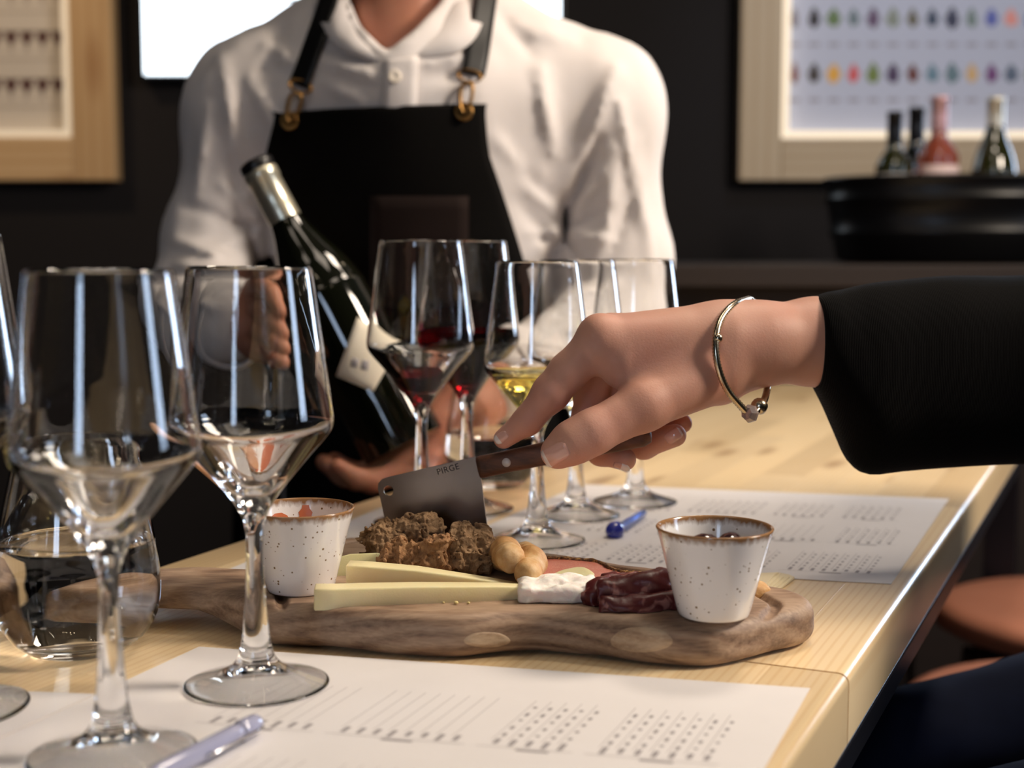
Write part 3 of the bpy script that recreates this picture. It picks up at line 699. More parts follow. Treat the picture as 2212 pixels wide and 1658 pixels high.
pz = [(1150, 1240), (1165, 1212), (1185, 1206), (1230, 1208), (1290, 1214), (1318, 1228), (1345, 1236), (1400, 1240), (1400, 1262), (1330, 1268), (1240, 1268), (1180, 1262)]
ham = flakes('pastrami_slice', pz, .864, .935, .005, 'pastrami', 'pink pastrami slice with a spice crust, lying behind the soft cheese', 'meat')
path = [P(u, v, .864 + .071 * (1268 - v) / 62) for u, v in catmull([(1160, 1222), (1172, 1209), (1185, 1205.5), (1230, 1207.5), (1290, 1213.5), (1318, 1227), (1345, 1235), (1385, 1238)], 6)]
cv, cf = tube(path, .0017, 7); cv = cv + .0009 * np.stack([vnoise(cv * 600, k) for k in (1, 2, 3)], 1)
part('spice_crust', (cv, cf), M['crust'], ham)
M['feta'] = food_mat('white_soft_cheese', [(.3, srgb(236, 230, 222)), (.7, srgb(246, 241, 234))], 60, .6, .5, .0012, .3, 260)
def block(parts, seed):
    lo = np.min([c - r for c, r in parts], 0) - .006; hi = np.max([c + r for c, r in parts], 0) + .006
    def f(p):
        d = None
        for c, r in parts:
            q = np.abs(p - c) - (r - .003); e = np.linalg.norm(np.maximum(q, 0), axis=-1) + np.minimum(q.max(-1), 0) - .003
            d = e if d is None else smin(d, e, .004)
        return np.maximum(d + .0016 * fbm(p * 110, 3, seed), BT + .0003 - p[..., 2])
    return snet(f, lo, hi, .0009)
solo('soft_cheese', smooth_mesh(block([(np.array([.0275, .840, BT + .0044]), np.array([.0235, .0165, .0054])), (np.array([.034, .850, BT + .0050]), np.array([.016, .010, .0058]))], 4), 1), M['feta'], 'white crumbly soft cheese block between bread stick and salami', 'cheese')
flakes('cheese_shaving', [(1168, 1258), (1200, 1236), (1232, 1226), (1262, 1224), (1284, 1238), (1272, 1246), (1228, 1252), (1200, 1262)], .846, .868, .0014, 'cheese_pale', 'thin pale cheese shaving lying on the soft cheese, the larger one', 'cheese', group='cheese shavings')
flakes('cheese_shaving', [(1165, 1264), (1188, 1246), (1212, 1239), (1228, 1250), (1212, 1258), (1184, 1266)], .843, .860, .0014, 'cheese_pale', 'thin pale cheese shaving lying on the soft cheese, the smaller one', 'cheese', group='cheese shavings')
def salami_mat():
    n = NT('salami'); v = n.coords(); g = n.noise(v, 50, 3)
    vo = n.node('ShaderNodeTexVoronoi', feature='F1'); vo.inputs['Scale'].default_value = 110; n.link(v, vo.inputs['Vector']); h = n.noise(v, 105, 2, .5, .6)
    c = n.mix(g, srgb(72, 22, 24), srgb(104, 36, 36)); c = n.mix(n.ramp(h, [(.57, (0, 0, 0)), (.66, (.75, .75, .75))]), c, srgb(176, 122, 112))
    n.bump(n.noise(v, 300, 3), .4, .0008)
    return n.set(Base_Color=c, Roughness=.38, Subsurface_Weight=.15, Subsurface_Scale=.003)
M['salami'] = salami_mat()
def rrect2(w, h, r):
    pts = rrect(w, h, r, 3); out = []
    for i, p in enumerate(pts):
        q = pts[(i + 1) % len(pts)]; out.append(p); L = math.hypot(q[0] - p[0], q[1] - p[1])
        if (i % 4) == 3: out += [(p[0] + (q[0] - p[0]) * k / 6, p[1] + (q[1] - p[1]) * k / 6) for k in range(1, 6)]
    return out
def salami(sections, th, label):
    """a folded slice: ribbon of (u, v_top, Y) with heights in px"""
    top = catmull([np.array(P(u, v, Y)) for u, v, Y, h in sections], 5); hs = catmull([np.array([h * Y / FPX]) for u, v, Y, h in sections], 5)
    rs = []; N = len(top)
    for i, (p, h) in enumerate(zip(top, hs)):
        t = top[min(i + 1, N - 1)] - top[max(i - 1, 0)]; t[2] = 0; t /= np.linalg.norm(t); side = np.array([-t[1], t[0], 0]); h = float(h[0])
        lean = side * .25 * h
        ring = []
        for x, y in rrect2(th, h, th * .35):
            q = p + side * x + np.array([0, 0, y - h / 2]) + lean * ((y - h / 2) / h); q = q + side * .0009 * math.sin(i * .8 + y * 500) ; ring.append(q)
        rs.append(ring)
    v, f = loft(rs); v = v + .0016 * np.stack([vnoise(v * 130, q) for q in (11, 12, 13)], 1) + .0007 * np.stack([vnoise(v * 330, q) for q in (14, 15, 16)], 1); v[:, 2] = np.maximum(v[:, 2], BT + .0003); solo('salami_slice', (v, f), M['salami'], label, 'salami', 'folded salami slices')
salami([(1266, 1278, .822, 48), (1285, 1252, .828, 74), (1310, 1244, .842, 80), (1330, 1240, .858, 78)], .008, 'dark red salami slice standing leftmost of the pile, against the soft cheese')
salami([(1292, 1252, .820, 46), (1330, 1246, .819, 48), (1380, 1236, .821, 54), (1420, 1228, .824, 58), (1436, 1226, .834, 56)], .013, 'dark red marbled salami slice on top of the pile')
salami([(1296, 1286, .813, 46), (1340, 1284, .811, 48), (1400, 1280, .812, 52), (1456, 1276, .818, 48)], .012, 'dark red salami slice at the bottom front of the pile')
salami([(1300, 1240, .85, 80), (1360, 1234, .85, 80), (1430, 1240, .848, 80), (1462, 1266, .845, 54)], .009, 'dark red salami slice at the back of the pile, next to the right pot')
flakes('cheese_slice', [(1432, 1262), (1438, 1240), (1470, 1232), (1520, 1236), (1530, 1262), (1480, 1272)], .86, .90, .004, 'cheese', 'yellow cheese slice mostly hidden behind the right speckled pot', 'cheese')
bread_stick([P(1600, 1284, .855), P(1634, 1280, .86), P(1642, 1279, .862)], [.006, .0065, .006], 'small tan bread stick peeking out behind the right speckled pot', 8)
# crumbs
M['crumb'] = plain('cheese_crumb', srgb(226, 206, 140), .6)
for u, v, r, lb in ((985, 1305, .0016, 'largest cheese crumb on the board before the front baton'), (1012, 1304, .0011, 'rightmost tiny cheese crumb before the front baton'), (958, 1303, .0009, 'leftmost tiny cheese crumb before the front baton')):
    c = T(u, v, BT); solo('cheese_crumb', move(xf(lathe([(0, -1), (.8, -.5), (1, .1), (.6, .8), (0, .9)], 7), np.diag([r, r * .8, r * .7, 1])), c + np.array([0, 0, r * .7])), M['crumb'], lb, 'crumb', 'cheese crumbs')

# napkins, fork tip
M['napkin'] = plain('cream_napkin', srgb(240, 226, 190), .85)
nap = thing('folded_napkin', 'folded cream paper napkin behind the board, right of the pot', 'napkin', T(1600, 1262, 1.0012))
for k in range(5):
    z = 1.0012 + k * .0016; dx = k * 5
    c = [T(1470 - k, 1248, z), T(1668 + 34 - dx * 1.0, 1240 + 3 - k, z), T(1716 - dx * 2.2, 1246 - k + 3, z), T(1668 - dx * 1.5, 1286 - k, z), T(1500, 1300, z)]
    part('napkin_layer', loft([c, [p + np.array([0, 0, .0013]) for p in c]]), M['napkin'], nap, False)
fz = 1.0012 + 5 * .0016 + .0022
a_, b_ = T(1676, 1277, fz), T(1560, 1272, fz)
solo('fork', loft([[p + np.array([0, y, z]) for y, z in rrect(w, .0035, .0015)] for p, w in ((a_, .003), (a_ + (b_ - a_) * .05, .0048), (a_ + (b_ - a_) * .6, .007), (b_, .010))]), M['chrome'], 'polished steel cutlery handle on the napkin behind the right pot', 'cutlery')

# ------------------------------------------------------------------ pens
M['blue_clear'] = NT('clear_blue_plastic').set(Base_Color=srgb(120, 150, 230), Roughness=.06, Transmission_Weight=.7, IOR=1.45)
M['blue'] = plain('blue_plastic', srgb(36, 48, 158), .08, Coat_Weight=.5)
M['pen_grey'] = plain('glossy_blue_grey_plastic', srgb(158, 160, 186), .12, Coat_Weight=.5)
def pen(a, b, label, ball, barrel, tip, kk=1.0):
    a, b = np.array(a), np.array(b); L = np.linalg.norm(b - a); t = thing('ballpoint_pen', label, 'pen', (a[0], a[1], 1.0012)); m = at(frame_to(b - a), a)
    part('barrel', xf(lathe([(0, .014), (.0034 * kk, .0145), (.0036 * kk, .02), (.0036 * kk, L - .012), (.0030, L - .002), (.0018, L), (0, L)], 20), m), M[barrel], t)
    if ball: part('cap', xf(lathe([(0, -.002), (.004, -.0012), (.0068, .002), (.0078, .008), (.0070, .014), (.0048, .0185), (.0037, .020)], 24), m), M[tip], t)
    else:
        part('cap', xf(lathe([(0, 0), (.0032 * kk, .0004), (.0038 * kk, .002), (.0040 * kk, .013), (.0036 * kk, .0145)], 20), m), M[tip], t)
        part('clip', xf(tube([(.0062, 0, .004), (.0072, 0, .01), (.0072, 0, .042), (.0056, 0, .046)], .0009, 8), m), M['chrome'], t)
pen(T(1323, 1148, 1.0065), T(1392, 1106, 1.0045), 'blue clear-barrelled pen with a round blue cap on the back sheet', True, 'blue_clear', 'blue')
pen(T(556, 1560, 1.0068), T(300, 1692, 1.0066), 'glossy blue grey pen lying in front, across the near glass foot', False, 'pen_grey', 'pen_grey', 1.35)
# ------------------------------------------------------------------ cleaver
KA, KB = P(1405, 931, .930), P(1035, 1009, .956)
kax = KB - KA; kax /= np.linalg.norm(kax); kdn = np.array([0, 0, -1.]); kdn = kdn - kax * (kdn @ kax); kdn /= np.linalg.norm(kdn); kn = np.cross(kax, kdn)
if kn[1] > 0: kn = -kn
def on_knife(u, v):
    a = P(u, v, 1.0) - np.array([0, 0, CAMZ]); o = np.array([0, 0, CAMZ]); t = ((KB - o) @ kn) / (a @ kn); q = o + a * t - KB; return np.array([q @ kax, q @ kdn])
KM = np.eye(4); KM[:3, 0] = kax; KM[:3, 1] = kdn; KM[:3, 2] = np.cross(kax, kdn); KM[:3, 3] = KB
M['blade'] = (lambda n: (n.bump(n.noise(n.coords((40, 3, 3)), 60, 3), .05, .0003), n.set(Base_Color=n.mix(n.noise(n.coords(), 30, 3), srgb(118, 112, 110), srgb(138, 132, 130)), Roughness=.26, Metallic=1.0))[1])(NT('brushed_steel'))
M['rivet'] = plain('matt_aluminium_rivet', srgb(204, 200, 198), .5, Metallic=.4)
M['engrave'] = plain('engraved_steel', srgb(40, 36, 38), .7, Metallic=.2)
M['handle'] = wood_dark('rosewood', srgb(112, 70, 46), srgb(84, 50, 34), srgb(48, 28, 20))
knife = thing('cleaver', 'small steel cleaver with a riveted rosewood handle, held in the hand', 'cleaver', KB)
bp = [on_knife(u, v) for u, v in ((1029, 985), (1040, 1035), (1046, 1085), (1054, 1148))] + [on_knife(u, v) for u, v in ((950, 1173), (845, 1198), (834, 1130), (822, 1075), (817, 1055), (818, 1043), (826, 1034), (842, 1029))]
hole_c = on_knife(840, 1059); hr = 11.5 * .96 / FPX
def blade():
    bm = bmesh.new(); sgn = 1 if KM[:3, 2] @ kn > 0 else -1
    o = [bm.verts.new((x, y, 0)) for x, y in bp]; h = [bm.verts.new((hole_c[0] + hr * math.cos(a), hole_c[1] + hr * math.sin(a), 0)) for a in np.linspace(0, 2 * math.pi, 24, endpoint=False)]
    es = [bm.edges.new((l[i], l[(i + 1) % len(l)])) for l in (o, h) for i in range(len(l))]
    bmesh.ops.triangle_fill(bm, edges=es, use_beauty=True)
    g = bmesh.ops.extrude_face_region(bm, geom=list(bm.faces)); 
    for v in g['geom']:
        if isinstance(v, bmesh.types.BMVert): v.co.z += .0016
    bmesh.ops.recalc_face_normals(bm, faces=list(bm.faces)); bm.verts.index_update()
    V = np.array([tuple(v.co) for v in bm.verts]) - np.array([0, 0, .0008]); F = [tuple(v.index for v in f.verts) for f in bm.faces]; bm.free(); return V, F
part('blade', xf(blade(), KM), M['blade'], knife, False)
kl = np.linalg.norm(KA - KB)
hs = []
for t, w, th in ((0, .0153, .0105), (.003, .0155, .0125), (.02, .0150, .013), (.06, .0160, .013), (.095, .0175, .013), (kl - .006, .0185, .012), (kl - .001, .015, .009), (kl, .009, .005)):
    hs.append([np.array([-t, y, z]) for y, z in rrect(w, th, .0045)])
part('handle', xf(loft(hs), KM), M['handle'], knife)
zf = .0066 * (1 if KM[:3, 2] @ kn > 0 else -1)
for t in (.0215, .062, .098):
    part('rivet', xf(move(lathe([(0, .0004), (.0028, .0003), (.0033, -.0004)], 20) if zf > 0 else xf(lathe([(0, .0004), (.0028, .0003), (.0033, -.0004)], 20), np.diag([1, -1, -1, 1])), (-t, 0, zf)), KM), M['rivet'], knife)
tc = bpy.data.curves.new('text', 'FONT'); tc.body = 'PIRGE'; tc.size = .0060; tc.extrude = .00006; tc.space_character = 1.1
to = bpy.data.objects.new('text', tc); COL.objects.link(to); bpy.context.view_layer.update()
tm = bpy.data.meshes.new_from_object(to.evaluated_get(bpy.context.evaluated_depsgraph_get())); bpy.data.objects.remove(to)
tv = np.array([tuple(v.co) for v in tm.vertices]); tf = [tuple(p.vertices) for p in tm.polygons]
t0, t1 = on_knife(946, 1025), on_knife(996, 1011); d0 = (t1 - t0) / np.linalg.norm(t1 - t0); up0 = np.array([d0[1], -d0[0]])
if up0[1] > 0: up0 = -up0
zz = zf / abs(zf)
tv2 = np.stack([t0[0] + tv[:, 0] * d0[0] + tv[:, 1] * up0[0], t0[1] + tv[:, 0] * d0[1] + tv[:, 1] * up0[1], np.full(len(tv), zz * .00083) + tv[:, 2] * zz], 1)
part('engraved_lettering', xf((tv2, tf), KM), M['engrave'], knife, False)['kind'] = 'stuff'
# ------------------------------------------------------------------ seated person with the cleaver
def skin(name, a, b, c):
    n = NT(name); v = n.coords(); g = n.noise(v, 28, 3); f = n.noise(v, 620, 3, .6); n.bump(f, .22, .0006)
    col = n.mix(n.ramp(g, [(.35, (0, 0, 0)), (.7, (1, 1, 1))]), a, b); col = n.mix(n.ramp(n.noise(v, 11, 2), [(.45, (0, 0, 0)), (.75, (.5, .5, .5))]), col, c)
    return n.set(Base_Color=col, Roughness=.55, Subsurface_Weight=.25, Subsurface_Scale=.006, Subsurface_Radius=(1, .35, .18))
M['skin'] = skin('fair_skin', srgb(204, 152, 130), srgb(212, 162, 142), srgb(196, 130, 116))
M['nail'] = plain('polished_nail', srgb(222, 172, 156), .12, Coat_Weight=.6)
M['nail_tip'] = plain('white_nail_tip', srgb(240, 228, 222), .15, Coat_Weight=.5)
h_ = lambda u, v, Y: P(u, v, Y)
FING = [
    ([h_(1300, 736, .945), h_(1226, 804, .944), h_(1190, 848, .943), h_(1140, 908, .945), h_(1088, 947, .947)], [.0158, .0128, .0124, .0096, .0070]),                # index
    ([h_(1318, 728, .964), h_(1276, 838, .985), h_(1272, 905, .985), h_(1300, 972, .968), h_(1350, 992, .950)], [.0150, .0122, .0118, .0105, .0078]),               # middle
    ([h_(1345, 732, .982), h_(1320, 850, 1.005), h_(1345, 925, .998), h_(1390, 958, .982), h_(1458, 940, .962)], [.0142, .0116, .0112, .0104, .0080]),              # ring
    ([h_(1380, 742, .997), h_(1370, 850, 1.015), h_(1400, 905, 1.010), h_(1440, 925, .998), h_(1474, 914, .985)], [.0128, .0104, .0098, .0090, .0070])]             # little
THUMB = ([h_(1535, 800, .955), h_(1390, 876, .926), h_(1278, 934, .914), h_(1236, 956, .9125), h_(1204, 976, .9115)], [.0235, .0165, .0142, .0136, .0112])
def hand_f(p):
    palm = None
    for (a, b, ra, rb) in ((h_(1560, 745, .962), h_(1300, 737, .945), .0270, .0160), (h_(1565, 742, .972), h_(1318, 730, .964), .0270, .0155), (h_(1565, 745, .985), h_(1345, 734, .982), .0255, .0148),
                           (h_(1570, 750, .995), h_(1380, 744, .997), .0230, .0135), (h_(1550, 800, .970), h_(1400, 815, .965), .0240, .0170), (h_(1450, 800, .955), h_(1345, 790, .944), .0240, .0160), (h_(1400, 830, .975), h_(1420, 850, 1.0), .018, .016),
                           (h_(1560, 748, .968), h_(1640, 742, .972), .0285, .0275), (h_(1640, 742, .972), h_(1760, 738, .988), .0275, .0295), (h_(1760, 738, .988), h_(1900, 750, 1.005), .0295, .032)):
        e = rc(p, a, b, ra, rb); palm = e if palm is None else smin(palm, e, .012)
    th = rcs(p, *THUMB, k=.007); palm = smin(palm, th, .010)
    fs = None
    for pts, rad in FING:
        e = rcs(p, pts, rad, .005); fs = e if fs is None else smin(fs, e, .0022)
    d = smin(palm, fs, .007)
    # fingertip pads and knuckles
    d = smin(d, ell(p, h_(1292, 716, .946), (.0105, .012, .010)), .008)
    # crease of the thumb web
    d = d + .0012 * np.exp(-(np.abs(rc(p, h_(1318, 828, .93), h_(1268, 772, .93), 0, 0)) / .004) ** 2)
    return d
hv = smooth_mesh(snet(hand_f, h_(1050, 1030, .94) * 0 + np.array([-.022, .885, 1.075]), np.array([.275, 1.045, 1.222]), .00125), 2)
woman = thing('person', 'seated person in black jumper and dark jeans reaching over with a cleaver', 'person', (.66, 1.04, 0.0))
# rest of the body under the clothes
def woman_body(p):
    q = p.copy(); d = rc(p, (.68, 1.04, .86), (.66, 1.04, 1.30), .10, .09)
    d = smin(d, rc(p, (.66, .90, 1.33), (.66, 1.18, 1.33), .045, .045), .04); d = smin(d, rc(p, (.66, 1.04, 1.32), (.645, 1.04, 1.46), .05, .046), .03)
    el = h_(2650, 760, 1.11)
    d = smin(d, rcs(p, [(.66, 1.2, 1.32), el, h_(1850, 745, 1.0)], [.042, .04, .031]), .02)
    d = smin(d, rcs(p, [(.66, .88, 1.32), (.66, .83, 1.08), (.50, .93, .96), (.42, .96, .935)], [.042, .036, .025, .022]), .02)
    d = smin(d, ell(p, (.632, 1.04, 1.57), (.095, .075, .115)), .02); d = smin(d, ell(p, (.615, 1.04, 1.50), (.065, .055, .055)), .03)
    d = smin(d, rc(p, (.535, 1.04, 1.57), (.522, 1.04, 1.545), .009, .013), .012)
    for s in (-1, 1):
        d = smin(d, ell(p, (.65, 1.04 + s * .078, 1.555), (.018, .008, .03)), .006); d = smin(d, -smin(-d, ell(p, (.545, 1.04 + s * .03, 1.585), (.012, .014, .009)), .01), .001)
        d = smin(d, rcs(p, [(.68, 1.04 + s * .09, .84), (.30, 1.04 + s * .10, .80), (.32, 1.04 + s * .10, .42), (.26, 1.04 + s * .10, .33)], [.075, .052, .036, .03]), .03)
    d = smin(d, rc(p, (.54, 1.02, 1.52), (.54, 1.06, 1.52), .008, .008), .008)
    return d
wb = snet(woman_body, (.18, .70, .28), (.84, 1.30, 1.72), .010)
wbody = part('body', join(hv, smooth_mesh(wb, 1)), M['skin'], woman)
# nails laid on the skin
march = lambda UV, f, Y0=.86, Y1=1.05, n=40: sight(UV, f, Y0, Y1, n)
def grad(p, f, e=1e-4):
    g = np.stack([f(p + np.eye(3)[a] * e) - f(p - np.eye(3)[a] * e) for a in range(3)], 1); return g / (np.linalg.norm(g, axis=1)[:, None] + 1e-12)
def nail(u, v, du, dv, L, Wd, tip=.22, name='fingernail'):
    l = math.hypot(du, dv); ax = np.array([du, dv]) / l; sd = np.array([-ax[1], ax[0]]); nL, nW = 10, 8; UV, OFF, F, mi = [], [], [], []
    for i in range(nL + 1):
        s = i / nL; w = Wd / 2 * (1 - .35 * (1 - min(1, s / .3)) ** 2) * (1 - .45 * max(0, (s - .78) / .22) ** 2)
        for k in range(nW + 1):
            x = (k / nW * 2 - 1); UV.append(np.array([u, v]) + ax * L * (s - .5) + sd * w * x)
            OFF.append(.00055 * (1 - abs(x) ** 4) * (1 if s > .05 else .2) + .0020 * max(0, s - .75) - .0001)
    p = march(UV, hand_f); g = grad(p, hand_f); OFF = np.array(OFF)[:, None]; V = np.concatenate([p - g * .0006, p + g * OFF])
    n = (nL + 1) * (nW + 1); r = nW + 1
    for i in range(nL):
        for k in range(nW):
            a = n + i * r + k; F.append((a, a + 1, a + r + 1, a + r)); mi.append(1 if i >= nL * (1 - tip) else 0)
    for i in range(nL):
        for k in (0, nW):
            a = i * r + k; F.append((a, a + r, a + r + n, a + n)); mi.append(0)
    for k in range(nW):
        for i in (0, nL): a = i * r + k; F.append((a, a + 1, a + 1 + n, a + n)); mi.append(1 if i else 0)
    o = part(name, (V, F), [M['nail'], M['nail_tip']], wbody, True, mi)
    bm = bmesh.new(); bm.from_mesh(o.data); bmesh.ops.recalc_face_normals(bm, faces=bm.faces); bm.to_mesh(o.data); bm.free()
nail(1199, 981, -.88, .48, 62, 44, .2)
nail(1454, 941, .8, -.5, 38, 28, .15)
nail(1342, 1008, .85, .3, 36, 16, .5)
nail(1083, 944, -.8, .6, 30, 22, .35)
# jumper and jeans
def knit():
    n = NT('black_knit'); v = n.coords(); w = n.node('ShaderNodeTexWave'); w.inputs['Scale'].default_value = 260; w.inputs['Distortion'].default_value = 2; n.link(v, w.inputs['Vector'])
    n.bump(w.outputs['Fac'], .4, .001); return n.set(Base_Color=n.mix(n.noise(v, 30, 2), srgb(9, 9, 10), srgb(13, 12, 12)), Roughness=.95, Sheen_Weight=.03, Sheen_Roughness=.4, Specular_IOR_Level=.08)
M['knit'] = knit()
secs = [(1772, 652, 826, .988, .030), (1760, 645, 834, .987, .0325), (1768, 638, 848, .987, .037), (1790, 630, 890, .990, .042), (1812, 626, 942, .992, .044), (1838, 620, 998, .995, .046), (1878, 611, 1023, 1.0, .049), (1950, 603, 1016, 1.01, .052), (2050, 595, 1008, 1.02, .054), (2212, 594, 1000, 1.045, .058), (2450, 570, 1000, 1.08, .06), (2700, 520, 990, 1.115, .066), (2800, 560, 940, 1.13, .05)]
rs = []
for i, (u, vt, vb, Yc, hd) in enumerate(secs):
    a, b = P(u, vt, Yc), P(u, vb, Yc); c, h = (a + b) / 2, np.linalg.norm(a - b) / 2; ring = []
    for k in range(40):
        t = 2 * math.pi * k / 40; cx, sx = math.cos(t), math.sin(t); yy = math.copysign(abs(cx) ** .8, cx) * hd * (1 - .30 * max(0, -sx) ** 2 * min(1, max(0, i - 3) / 2)); zz_ = math.copysign(abs(sx) ** .9, sx) * h
        wob = 1 + .03 * math.sin(3 * t + i * .9) * min(1, i / 4); ring.append(c + np.array([0, yy * wob, zz_]))
    rs.append(ring)
sv = loft(catmull([np.array(r) for r in rs], 3), cap=False)
def jumper_f(p):
    q = (p - np.array([.67, 1.04, 0])) * np.array([1.25, 1, 1]) ; d = rc(q, (0, 0, .86), (0, 0, 1.27), .165, .155)
    d = smin(d, rc(p, (.66, .89, 1.325), (.66, 1.19, 1.325), .068, .068), .06)
    d = smin(d, rcs(p, [(.66, 1.2, 1.31), P(2700, 755, 1.12)], [.062, .066]), .03)
    d = smin(d, rcs(p, [(.66, .88, 1.31), (.66, .83, 1.08), (.50, .93, .96)], [.062, .058, .05]), .03)
    d = np.maximum(d, -rc(p, (.64, 1.04, 1.38), (.63, 1.04, 1.6), .06, .07))
    return d + .004 * fbm(p * 14, 2, 3)
jf = snet(jumper_f, (.42, .72, .66), (.90, 1.31, 1.46), .009)
part('jumper', join(sv, jf), M['knit'], woman)
def denim():
    n = NT('dark_denim'); v = n.coords(); f = n.noise(n.coords((1, 1, 1)), 900, 2); n.bump(f, .3, .0006); return n.set(Base_Color=n.mix(n.noise(v, 40, 3), srgb(18, 24, 44), srgb(26, 34, 60)), Roughness=.85, Specular_IOR_Level=.2)
M['denim'] = denim()
def jeans_f(p):
    d = ell(p, (.70, 1.04, .84), (.15, .18, .11))
    for s in (-1, 1): d = smin(d, rcs(p, [(.68, 1.04 + s * .09, .835), (.48, 1.04 + s * .1, .825), (.28, 1.04 + s * .10, .79), (.31, 1.04 + s * .10, .40)], [.092, .082, .066, .052]), .02)
    return d + .004 * fbm(p * 16, 2, 5)
part('jeans', snet(jeans_f, (.18, .80, .36), (.88, 1.28, .98), .008), M['denim'], woman)
M['hair'] = (lambda n: n.set(Base_Color=n.mix(n.noise(n.coords((60, 60, 3)), 10, 3), srgb(58, 38, 26), srgb(92, 64, 44)), Roughness=.5))(NT('brown_hair'))
def hair_f(p):
    d = ell(p, (.655, 1.04, 1.60), (.105, .092, .115)); d = np.maximum(d, -ell(p, (.55, 1.04, 1.545), (.10, .066, .095)))
    return smin(d, rc(p, (.70, 1.04, 1.60), (.745, 1.04, 1.34), .075, .05), .05) + .003 * vnoise(p * np.array([90, 90, 8]), 3)
part('hair', snet(hair_f, (.52, .92, 1.26), (.84, 1.16, 1.74), .007), M['hair'], woman)
# bracelet
bp_ = [h_(*q) for q in ((1618, 645, .985), (1585, 658, .955), (1557, 690, .940), (1546, 735, .930), (1550, 785, .927), (1566, 832, .929), (1592, 868, .933), (1622, 893, .940), (1646, 872, .952), (1656, 846, .968), (1662, 800, .998), (1668, 735, 1.012), (1655, 675, 1.008))]
bc = catmull(bp_ + [bp_[0]], 14)
br = thing('bracelet', 'gold-toned snake chain bracelet with a bead clasp on the wrist', 'bracelet', bp_[7])
rad = [.0022 + .0005 * (i % 2) for i in range(len(bc))]
part('chain', tube(bc, rad, 10, False), M['silver'], br)
def bead(c, r, axis, n=1.0): return xf(lathe([(.3 * r, -n * r), (.75 * r, -.8 * n * r), (r, -.3 * n * r), (r, .3 * n * r), (.75 * r, .8 * n * r), (.3 * r, n * r)], 16), at(frame_to(axis), c))
part('bead', bead(h_(1551, 730, .9305), .0032, bp_[4] - bp_[2], .9), M['silver'], br)
part('bead', bead(h_(1640, 877, .950), .0058, bp_[9] - bp_[7], .9), M['silver'], br)
M['crystal'] = plain('clear_crystal', srgb(216, 200, 196), .06, Metallic=.3, Transmission_Weight=.5)
part('charm', xf(lathe([(0, -.005), (.0045, -.0045), (.0064, -.001), (.0064, .001), (.004, .0045), (0, .005)], 7), at(frame_to(bp_[8] - bp_[6]), h_(1621, 893, .938))), M['crystal'], br, False)
# ------------------------------------------------------------------ standing person in apron
MY = 1.66
m_ = lambda u, v, Y=MY: P(u, v, Y)
man = thing('person', 'standing person in white shirt and black apron presenting a wine bottle', 'person', (-.12, 1.70, 0))
SL, SR = m_(537, 214), m_(1294, 214)
def torso_f(p):
    z = p[..., 2]; yc = np.interp(z, [.85, 1.33], [1.74, 1.66]); xc = np.interp(z, [.85, 1.33], [-.14, -.105])
    q = np.stack([p[..., 0] - xc, (p[..., 1] - yc) * 1.45, z], -1)
    d = rcs(q, [(0, 0, .70), (0, 0, 1.05), (0, 0, 1.31)], [.150, .155, .170])
    N = m_(875, -5, 1.68)
    for S in (SL, SR):
        d = smin(d, rc(p, N, S, .066, .060), .05); d = smin(d, rc(p, m_(880, 200, 1.64), S + np.array([0, -.01, -.03]), .10, .058), .06)
    return d
FOLDS = [(1228, 470, 1300, 370, 10, .006), (1232, 490, 1320, 450, 10, -.006), (1236, 505, 1320, 520, 10, .006), (1226, 520, 1270, 600, 10, -.006), (1205, 460, 1130, 400, 10, .005), (1205, 500, 1140, 500, 10, .005), (556, 470, 480, 400, 10, .006), (552, 490, 470, 470, 10, -.006), (548, 510, 470, 530, 10, .006), (560, 430, 590, 350, 10, -.004), (1165, 150, 1195, 330, 16, .006), (1110, 330, 1175, 420, 16, -.005), (1330, 150, 1260, 330, 18, .007), (1340, 220, 1385, 480, 13, .007), (1375, 300, 1412, 600, 12, .005), (1290, 300, 1225, 480, 14, -.010), (1225, 430, 1218, 520, 9, -.012),
         (1330, 330, 1300, 540, 20, .006), (1380, 400, 1310, 560, 14, -.005), (1120, 440, 1200, 540, 18, -.006), (1070, 300, 1160, 390, 16, .005), (1150, 560, 1220, 480, 16, .006), (1200, 640, 1330, 610, 14, .007), (1180, 690, 1320, 660, 12, -.006), (1240, 720, 1340, 700, 12, .007), (1100, 740, 1220, 760, 12, .006),
         (480, 130, 510, 330, 16, .006), (450, 230, 420, 430, 15, .005), (500, 350, 520, 520, 14, -.007), (540, 170, 600, 290, 16, .006), (380, 520, 520, 560, 14, .007), (400, 440, 500, 480, 14, -.004), (610, 60, 560, 180, 16, -.004), (580, 100, 660, 150, 18, .005), (530, 450, 555, 580, 10, -.008), (370, 590, 470, 600, 12, -.006), (380, 640, 470, 660, 10, .006),
         (690, 130, 830, 170, 14, .004), (740, 110, 820, 140, 10, -.004), (900, 140, 1000, 120, 12, .005), (930, 170, 1000, 160, 10, -.004), (960, 200, 1020, 170, 12, .004), (700, 180, 780, 215, 14, .003), (1080, 30, 1150, 120, 16, -.004), (1120, 60, 1230, 80, 20, .004)]
FS = [(m_(a, b, 1.58)[[0, 2]], m_(c, d, 1.58)[[0, 2]], w * 1.58 / FPX, h) for a, b, c, d, w, h in FOLDS]
def folds(p):
    x, z = p[..., 0] * 1.58 / p[..., 1], (p[..., 2] - CAMZ) * 1.58 / p[..., 1] + CAMZ; acc = np.zeros(x.shape)
    for a, b, w, h in FS:
        e = b - a; t = np.clip(((x - a[0]) * e[0] + (z - a[1]) * e[1]) / (e @ e), 0, 1); dd = (x - a[0] - e[0] * t) ** 2 + (z - a[1] - e[1] * t) ** 2
        acc += 1.5 * h * np.exp(-dd / (.75 * w * w)) * (.35 + .65 * np.sin(np.pi * np.clip(t, .08, .92)))
    return acc
